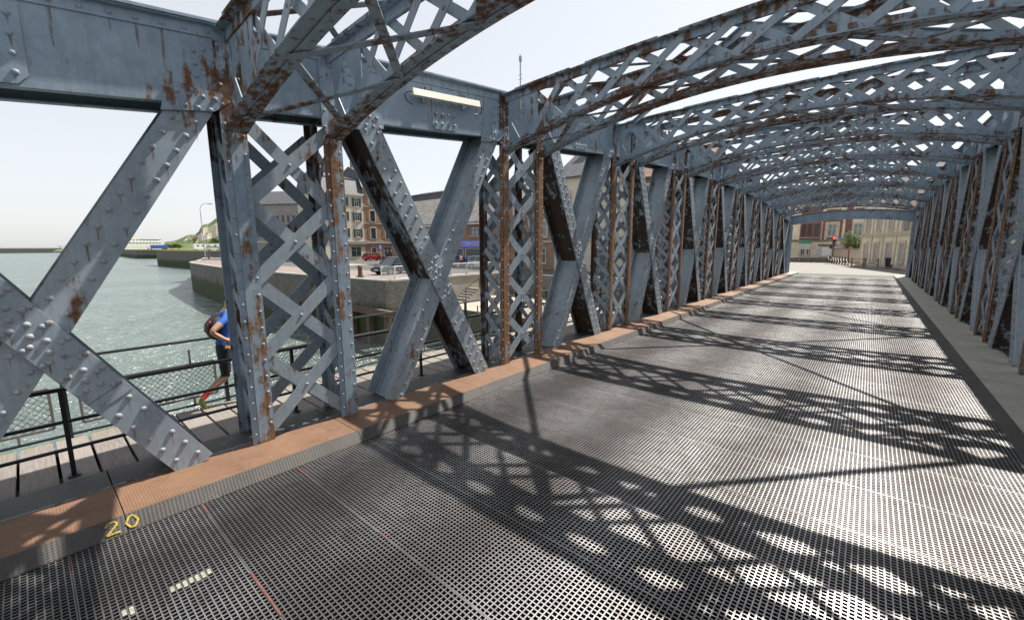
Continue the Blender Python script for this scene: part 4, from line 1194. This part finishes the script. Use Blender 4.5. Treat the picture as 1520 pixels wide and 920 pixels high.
# white quay barriers
m_barr = plain('white_barrier_paint', (.62, .62, .62), .5)
def barrier(x, y, rz, label, ln=1.95):
    o = empty('quay_barrier', (x, y, .012), rz); tag(o, label, 'barrier', 'white barriers round the quay edge')
    b = MB(); b.cyl((0, 0, 1.08), (ln, 0, 1.08), .026, 6); b.cyl((0, 0, .14), (ln, 0, .14), .022, 6); b.build('rail', m_barr, o)
    for u in (.03, ln - .03): b = MB(); b.cyl((u, 0, 0), (u, 0, 1.1), .03, 6); b.build('post', m_barr, o)
    for k in range(1, 15): b = MB(); b.cyl((ln * k / 15, 0, .15), (ln * k / 15, 0, 1.07), .011, 4); b.build('upright', m_barr, o)
    return o
barrier(-28.6, 17.9, .0, 'white metal barrier at the very corner of the quay edge', 1.9)
px, py_ = -27.6, 18.2
for k in range(7):
    a = PI / 2 + .05
    barrier(-27.3 - .06 * k, 18.2 + 2.0 * k * .97, a, 'white metal barrier in the row along the retaining wall top')
# parking sign, fender timbers, steps, retaining rail
o = empty('parking_sign', (-58.2, 36.6, 0)); tag(o, 'blue parking sign on a post left of the brick shop', 'sign')
b = MB(); b.cyl((0, 0, 0), (0, 0, 2.9), .04, 6); b.build('post', m_galv, o); b = MB(); b.box(-.32, .32, -.06, -.03, 2.2, 2.9); pn_ = b.build('sign_panel', m_blue, o)
text('P', .55, m_whsign, pn_, (-.16, -.075, 2.37))
m_timber = plain('wet_timber', (.10, .062, .042), .85, 0, .35, 2)
o = empty('timber_fender', (-29, 16.7, -4.8)); tag(o, 'brown timber fender fixed to the stone quay wall', 'fender')
b = MB(); b.box(-12, 5.5, -.35, .0, 2.4, 2.85); b.build('waler', m_timber, o)
for k in range(8): b = MB(); b.box(-11.7 + k * 2.4, -11.3 + k * 2.4, -.2, .18, -2, 2.39); b.build('pile', m_timber, o)
o = empty('quay_steps', (-26.9, 24.5, -2)); tag(o, 'short flight of concrete steps down to the lower quay', 'steps')
for k in range(5): b = MB(); b.box(0.25, 1.6, -k * .32 + .6, -k * .32 + .92, 0, 1.0 - .19 * k); b.build('step', m_cope, o)
b = MB(); b.cyl((1.6, .8, 1.0), (1.6, .8, 1.9), .03, 6); b.cyl((1.6, -.8, .1), (1.6, -.8, 1.1), .03, 6); b.cyl((1.6, .8, 1.9), (1.6, -.8, 1.1), .03, 6); b.build('handrail', m_dark, o)

o = empty('retaining_wall', (-26.9, 17.3, -2)); tag(o, 'pale concrete retaining wall below the row of white barriers', 'wall')
b = MB(); b.box(-.08, .12, 3.25, 12.6, 0, 1.99); b.build('wall_face', m_conc, o); b = MB(); b.box(-.2, .2, 3.2, 12.65, 1.995, 2.12); b.build('coping', m_cope, o)

# far end: crossed barriers, traffic light, signs, bin
pts = [V((-4.5, 74.6, .12)), V((-1.5, 61.2, .12)), V((1.6, 58.6, .12))]
segs = []
for a, c in zip(pts[:-1], pts[1:]):
    n = int((c - a).length / 1.55); d = (c - a).normalized()
    for k in range(n): segs.append((a + d * (1.55 * k), math.atan2(d.y, d.x)))
for (p_, rz) in segs:
    o = empty('crossed_barrier', p_, rz); tag(o, 'black steel pedestrian barrier with crossed bars beside the far road', 'barrier', 'crossed pedestrian barriers at the far pavement')
    for u in (.04, 1.42): b = MB(); b.cyl((u, 0, 0), (u, 0, 1.0), .045, 8); b.cyl((u, 0, 1.0), (u, 0, 1.06), .055, 8, .02); b.build('post', m_black, o)
    for (a, c) in (((.04, .25), (1.42, .9)), ((.04, .9), (1.42, .25)), ((.04, .9), (1.42, .9))):
        b = MB(); b.bar((a[0], 0, a[1]), (c[0], 0, c[1]), .03, .02, (0, 1, 0)); b.build('bar', m_black, o)
t = NT('red_signal_lit'); t.b.inputs['Emission Color'].default_value = (1, .03, .02, 1); t.b.inputs['Emission Strength'].default_value = 4.0; m_sigr = t.out((.5, .01, .01), .4)
o = empty('traffic_light', (-3.95, 74.2, 0)); tag(o, 'traffic light showing red at the far end of the bridge', 'traffic light')
b = MB(); b.cyl((0, 0, 0), (0, 0, 3.7), .06, 8); b.build('pole', m_black, o)
b = MB(); b.box(-.17, .17, -.3, -.07, 2.75, 3.75); hd = b.build('signal_head', m_black, o)
for k, m in enumerate((m_sigr, m_black, m_black)):
    b = MB(); b.cyl((0, -.301, 3.56 - .31 * k), (0, -.325, 3.56 - .31 * k), .145 if k == 0 else .11, 14); b.build('lens', m, hd)
b = MB(); b.box(-.45, -.1, -.25, -.02, 2.1, 2.6); b.build('repeater', m_black, o)
m_grsign = plain('green_direction_sign', (.02, .30, .14), .5, 0, .05); m_gysign = plain('pale_direction_sign', (.50, .50, .50), .5, 0, .04)
o = empty('direction_sign', (-8.1, 82.6, 0)); tag(o, 'green and white direction signs on two posts before the villa', 'sign')
for u in (-.6, .6): b = MB(); b.cyl((u, 0, 0), (u, 0, 3.3), .05, 6); b.build('post', m_galv, o)
b = MB(); b.box(-.85, .85, -.09, -.06, 2.85, 3.25); b.build('sign_panel', m_grsign, o)
for k in range(2): b = MB(); b.box(-.8, .75, -.09, -.06, 2.4 - .42 * k, 2.8 - .42 * k); b.build('sign_panel', m_gysign, o)
o = empty('direction_sign', (-3.2, 79.0, .1)); tag(o, 'white direction panel with blue and orange bands right of the traffic light', 'sign')
b = MB(); b.cyl((0, 0, 0), (0, 0, 3.6), .05, 6); b.build('post', m_galv, o)
for (z0, z1, m) in ((2.0, 2.75, m_gysign), (2.8, 3.1, m_whsign), (3.12, 3.3, m_orsign), (3.32, 3.6, m_blue)):
    b = MB(); b.box(-.62, .62, -.09, -.06, z0, z1); b.build('sign_panel', m, o)
o = empty('wheelie_bin', (1.75, 61.6, .12), -.3); tag(o, 'dark wheeled bin standing against the cream town house', 'bin')
b = MB(); b.hexa([(-.26, -.3, .1), (.26, -.3, .1), (.26, .3, .1), (-.26, .3, .1), (-.32, -.36, 1.0), (.32, -.36, 1.0), (.32, .4, 1.0), (-.32, .4, 1.0)]); b.build('body', plain('bin_plastic', (.015, .017, .035), .5), o)
b = MB(); b.prism([(-.34, -.4, 1.0), (-.34, .44, 1.02), (-.34, .4, 1.1), (-.34, -.36, 1.07)], (.68, 0, 0)); b.build('lid', m_black, o)
for s_ in (-1, 1): b = MB(); b.cyl((s_ * .24, .28, .1), (s_ * .32, .28, .1), .1, 10); b.build('wheel', m_tyre, o)

# ------------------------------------------------------------------ fittings on the bridge
m_tube = plain('cream_lamp_casing', (.72, .69, .60), .4, 0, .06)
o = empty('tube_lamp', (-5.4, 4.75, 4.87), 0); tag(o, 'long cream tube lamp bracketed to the top chord', 'lamp')
b = MB(); sl2 = .11
b.hexa([(-.04, -.70, -.05 - sl2 * .7), (.05, -.70, -.05 - sl2 * .7), (.05, .70, -.05 + sl2 * .7), (-.04, .70, -.05 + sl2 * .7), (-.02, -.70, .05 - sl2 * .7), (.03, -.70, .05 - sl2 * .7), (.03, .70, .05 + sl2 * .7), (-.02, .70, .05 + sl2 * .7)]); b.build('casing', m_tube, o)
for u in (-.42, .42):
    b = MB(); b.box(-.08, .03, u - .03, u + .03, .05 + sl2 * u, .07 + sl2 * u); b.box(-.078, -.066, u - .035, u + .035, -.1 + sl2 * u, .13 + sl2 * u); b.build('bracket', m_colm, o)
for u, sg in ((-.70, -1), (.70, 1)):
    b = MB(); pr = None
    for k in range(10):
        a = PI * k / 9; p_ = V((.0 - .05 * k / 9, u + sg * .13 * math.sin(a) - sg * .05 * k / 9, -.08 * (1 - math.cos(a)) + sl2 * u))
        if pr is not None: b.cyl(pr, p_, .008, 5)
        pr = p_
    b.build('cable', m_black, o)
o = empty('antenna', (-5.42, 6.62, ztop(6.62))); tag(o, 'slim antenna mast standing on the truss top', 'antenna')
b = MB(); b.cyl((0, 0, -.25), (0, 0, .62), .013, 6); b.build('mast', m_galv, o); b = MB(); b.cyl((0, 0, .62), (0, 0, .70), .03, 8); b.cyl((0, 0, .7), (0, 0, .74), .022, 8, .01); b.build('sensor_head', m_galv, o)
b = MB(); b.box(-.03, .05, -.03, .03, -.02, .06); b.build('clamp', m_black, o)
for z in (.3, .38): b = MB(); b.cyl((-.05, 0, z), (.05, 0, z), .005, 4); b.build('element', m_galv, o)
o = empty('floodlight', (-5.2, 25.72, 5.96), 0); tag(o, 'small pale floodlight hung on a far lattice arch', 'floodlight')
b = MB(); b.hexa([(-.2, -.16, -.14), (.2, -.16, -.14), (.2, .02, -.1), (-.2, .02, -.1), (-.2, -.16, .16), (.2, -.16, .16), (.2, .02, .12), (-.2, .02, .12)]); b.build('housing', m_whsign, o)
b = MB(); b.box(-.15, .15, -.175, -.161, -.1, .11); b.build('lens', m_cglass, o); b = MB(); b.box(-.03, .03, .02, .1, -.05, .25); b.build('bracket', m_galv, o)

# ------------------------------------------------------------------ people
m_skin = plain('skin', (.42, .24, .165), .55, 0, .08, 8)
m_shirt = plain('blue_running_shirt', (.02, .12, .50), .75, 0, .1, 10)
m_shorts = plain('black_running_shorts', (.010, .011, .018), .75)
m_sock = plain('red_sock', (.55, .035, .03), .8); m_shoe = plain('yellow_green_shoe', (.20, .19, .03), .6, 0, .85, 9); m_hair = plain('dark_hair', (.03, .02, .015), .7)
def skin_body(chain, radii, edges, root):
    me = bpy.data.meshes.new('body'); me.from_pydata(chain, edges, [])
    ob = bpy.data.objects.new('tmp_body', me); COL.objects.link(ob)
    md = ob.modifiers.new('Skin', 'SKIN'); md.use_smooth_shade = True
    ob.modifiers.new('Sub', 'SUBSURF').levels = 2; ob.modifiers['Sub'].render_levels = 2
    for i, v in enumerate(me.skin_vertices[0].data):
        v.radius = radii[i] if isinstance(radii[i], tuple) else (radii[i], radii[i]); v.use_root = (i == root)
    dg = bpy.context.evaluated_depsgraph_get(); dg.update()
    out = bpy.data.meshes.new_from_object(ob.evaluated_get(dg))
    bpy.data.objects.remove(ob, do_unlink=True)
    return out
def person(name, label, loc, rz, J, paint):
    o = empty(name, loc, rz); tag(o, label, 'person')
    names = list(J); idx = {n: i for i, n in enumerate(names)}
    pts_ = [J[n][0] for n in names]; rad = [J[n][1] for n in names]; ed = [(idx[n], idx[J[n][2]]) for n in names if J[n][2]]
    me = skin_body(pts_, rad, ed, 0)
    mats = [m_skin, m_shirt, m_shorts, m_sock, m_shoe, m_hair]
    me.materials.clear()
    for m in mats: me.materials.append(m)
    for p_ in me.polygons:
        c = p_.center; near_ = min(names, key=lambda n: (V(J[n][0]) - c).length)
        p_.material_index = paint(near_, c); p_.use_smooth = True
    return o, link(bpy.data.objects.new('body', me), o), J
# running man, local +Y is the way he runs
J = {
 'pelvis': ((0, 0, .92), (.15, .12), None), 'waist': ((0, .03, 1.06), (.135, .105), 'pelvis'), 'chest': ((0, .07, 1.28), (.165, .12), 'waist'),
 'neck0': ((0, .11, 1.44), .075, 'chest'), 'neck1': ((0, .13, 1.52), .056, 'neck0'), 'head0': ((0, .15, 1.58), .075, 'neck1'), 'head1': ((0, .155, 1.67), .092, 'head0'), 'head2': ((0, .15, 1.75), .07, 'head1'),
 'shL': ((-.17, .06, 1.40), .062, 'neck0'), 'elL': ((-.25, .17, 1.16), .044, 'shL'), 'wrL': ((-.16, .36, 1.22), .030, 'elL'), 'haL': ((-.14, .42, 1.25), .036, 'wrL'),
 'shR': ((.17, .06, 1.40), .062, 'neck0'), 'elR': ((.27, -.19, 1.22), .046, 'shR'), 'wrR': ((.24, -.02, 1.08), .031, 'elR'), 'haR': ((.23, .05, 1.05), .036, 'wrR'),
 'hiL': ((-.09, .02, .86), .10, 'pelvis'), 'knL': ((-.09, .36, .66), .066, 'hiL'), 'caL': ((-.09, .34, .46), .058, 'knL'), 'anL': ((-.09, .27, .18), .040, 'caL'), 'toL': ((-.09, .36, .10), .04, 'anL'), 'tiL': ((-.09, .48, .10), .032, 'toL'),
 'hiR': ((.09, -.02, .86), .10, 'pelvis'), 'knR': ((.09, -.02, .50), .068, 'hiR'), 'caR': ((.09, -.15, .41), .058, 'knR'), 'anR': ((.09, -.30, .27), .038, 'caR'), 'toR': ((.09, -.37, .19), .042, 'anR'), 'tiR': ((.09, -.31, .06), .034, 'toR'),
}
for s_, h, ex in ((-1, 'haL', (0, .03, .02)), (1, 'haR', (0, .03, -.02))):
    hx = V(J[h][0])
    for k in range(4):
        a = hx + V((-s_ * .0, ex[1], ex[2])) + V((-s_ * .02, .0, .026 - .018 * k)); c = a + V((-s_ * .035, .005, -.004))
        J['f%s%d' % (h, k)] = (tuple(a), .0105, h); J['g%s%d' % (h, k)] = (tuple(c), .009, 'f%s%d' % (h, k))
    a = hx + V((-s_ * .025, .0, .03)); J['t' + h] = (tuple(a), .012, h); J['u' + h] = (tuple(a + V((-s_ * .015, .03, 0))), .010, 't' + h)
def pj(n, c):
    if abs(c.x) < .155 and .97 < c.z < 1.42 and abs(c.y - .05) < .14: return 1 if c.z > 1.0 else 2
    if n in ('head2',): return 5
    if n in ('head1',) and (c.y < .14 or c.z > 1.71): return 5
    if n in ('waist', 'chest', 'shL', 'shR') or (n == 'neck0' and c.z < 1.47): return 1
    if n in ('pelvis', 'hiL', 'hiR'): return 2
    if n in ('knL', 'knR') and c.z > (.6 if n == 'knL' else .5): return 2
    if n in ('anL', 'anR'): return 3 if (c - V(J[n][0])).length < .07 else 0
    if n in ('toL', 'tiL', 'toR', 'tiR'): return 4
    return 0
o, bd, J_ = person('person', 'runner in blue shirt, black shorts and bright shoes jogging along the footway', (-7.35, 1.83, .09), 0, J, pj)
b = MB()
for k in range(4):
    z = 1.08 + k * .11; w_ = (.13, .15, .15, .10)[k]; d_ = (.05, .12, .12, .05)[k]
    for (x, y) in ((-w_, -.06 + k * .015), (w_, -.06 + k * .015), (w_ * .8, -.08 - d_ + k * .015), (-w_ * .8, -.08 - d_ + k * .015)): b.v.append((x, y, z))
for k in range(3):
    for i in range(4): b.f.append((k * 4 + i, k * 4 + (i + 1) % 4, k * 4 + 4 + (i + 1) % 4, k * 4 + 4 + i)); b.m.append(0)
b.f += [(3, 2, 1, 0), (12, 13, 14, 15)]; b.m += [0, 0]
pk = b.build('backpack', m_shorts, o, True)
b = MB(); b.bar((.1, -.185, 1.3), (.15, -.16, 1.36), .03, .012, (0, 1, 0)); b.build('red_patch', m_sock, pk)
b = MB(); b.dome((-.032, .245, 1.675), (0, 1, 0), .012); b.dome((.032, .245, 1.675), (0, 1, 0), .012); b.build('eyes', m_hair, o)
b = MB(); b.cyl((0, .235, 1.665), (0, .268, 1.64), .01, 6, .016); b.build('nose', m_skin, o)
b = MB(); b.bar((-.025, .236, 1.605), (.025, .236, 1.605), .01, .01, (0, 1, 0)); b.build('mouth', m_sock, o)
for s_ in (-1, 1): b = MB(); b.cyl((s_ * .085, .15, 1.66), (s_ * .103, .145, 1.665), .028, 8, .022); b.build('ear', m_skin, o)
# walker in front of the shop
m_pink = plain('pink_top', (.50, .27, .24), .75)
J2 = {
 'pelvis': ((0, 0, .92), (.15, .11), None), 'waist': ((0, 0, 1.08), (.13, .1), 'pelvis'), 'chest': ((0, .0, 1.28), (.16, .11), 'waist'), 'neck0': ((0, 0, 1.43), .07, 'chest'), 'neck1': ((0, .01, 1.5), .05, 'neck0'), 'head0': ((0, .02, 1.57), .075, 'neck1'), 'head2': ((0, .01, 1.7), .08, 'head0'),
 'shL': ((-.18, 0, 1.38), .055, 'neck0'), 'elL': ((-.22, -.05, 1.12), .042, 'shL'), 'haL': ((-.2, .06, .88), .034, 'elL'), 'shR': ((.18, 0, 1.38), .055, 'neck0'), 'elR': ((.22, -.02, 1.12), .042, 'shR'), 'haR': ((.2, .1, .9), .034, 'elR'),
 'hiL': ((-.09, 0, .85), .095, 'pelvis'), 'knL': ((-.09, .12, .48), .065, 'hiL'), 'anL': ((-.09, .08, .09), .042, 'knL'), 'tiL': ((-.09, .22, .04), .035, 'anL'), 'hiR': ((.09, 0, .85), .095, 'pelvis'), 'knR': ((.09, .0, .47), .065, 'hiR'), 'anR': ((.09, -.16, .1), .042, 'knR'), 'tiR': ((.09, -.04, .04), .035, 'anR')}
o, bd, _ = person('person', 'walker in a pale pink top passing in front of the blue-signed shop', (-36.6, 33.6, .0), PI / 2, J2, lambda n, c: 5 if n == 'head2' else 1 if n in ('chest', 'waist', 'shL', 'shR', 'neck0') else 2 if n in ('pelvis', 'hiL', 'hiR', 'knL', 'knR', 'anL', 'anR') else 4 if n in ('tiL', 'tiR') else 0)
bd.data.materials[1] = m_pink
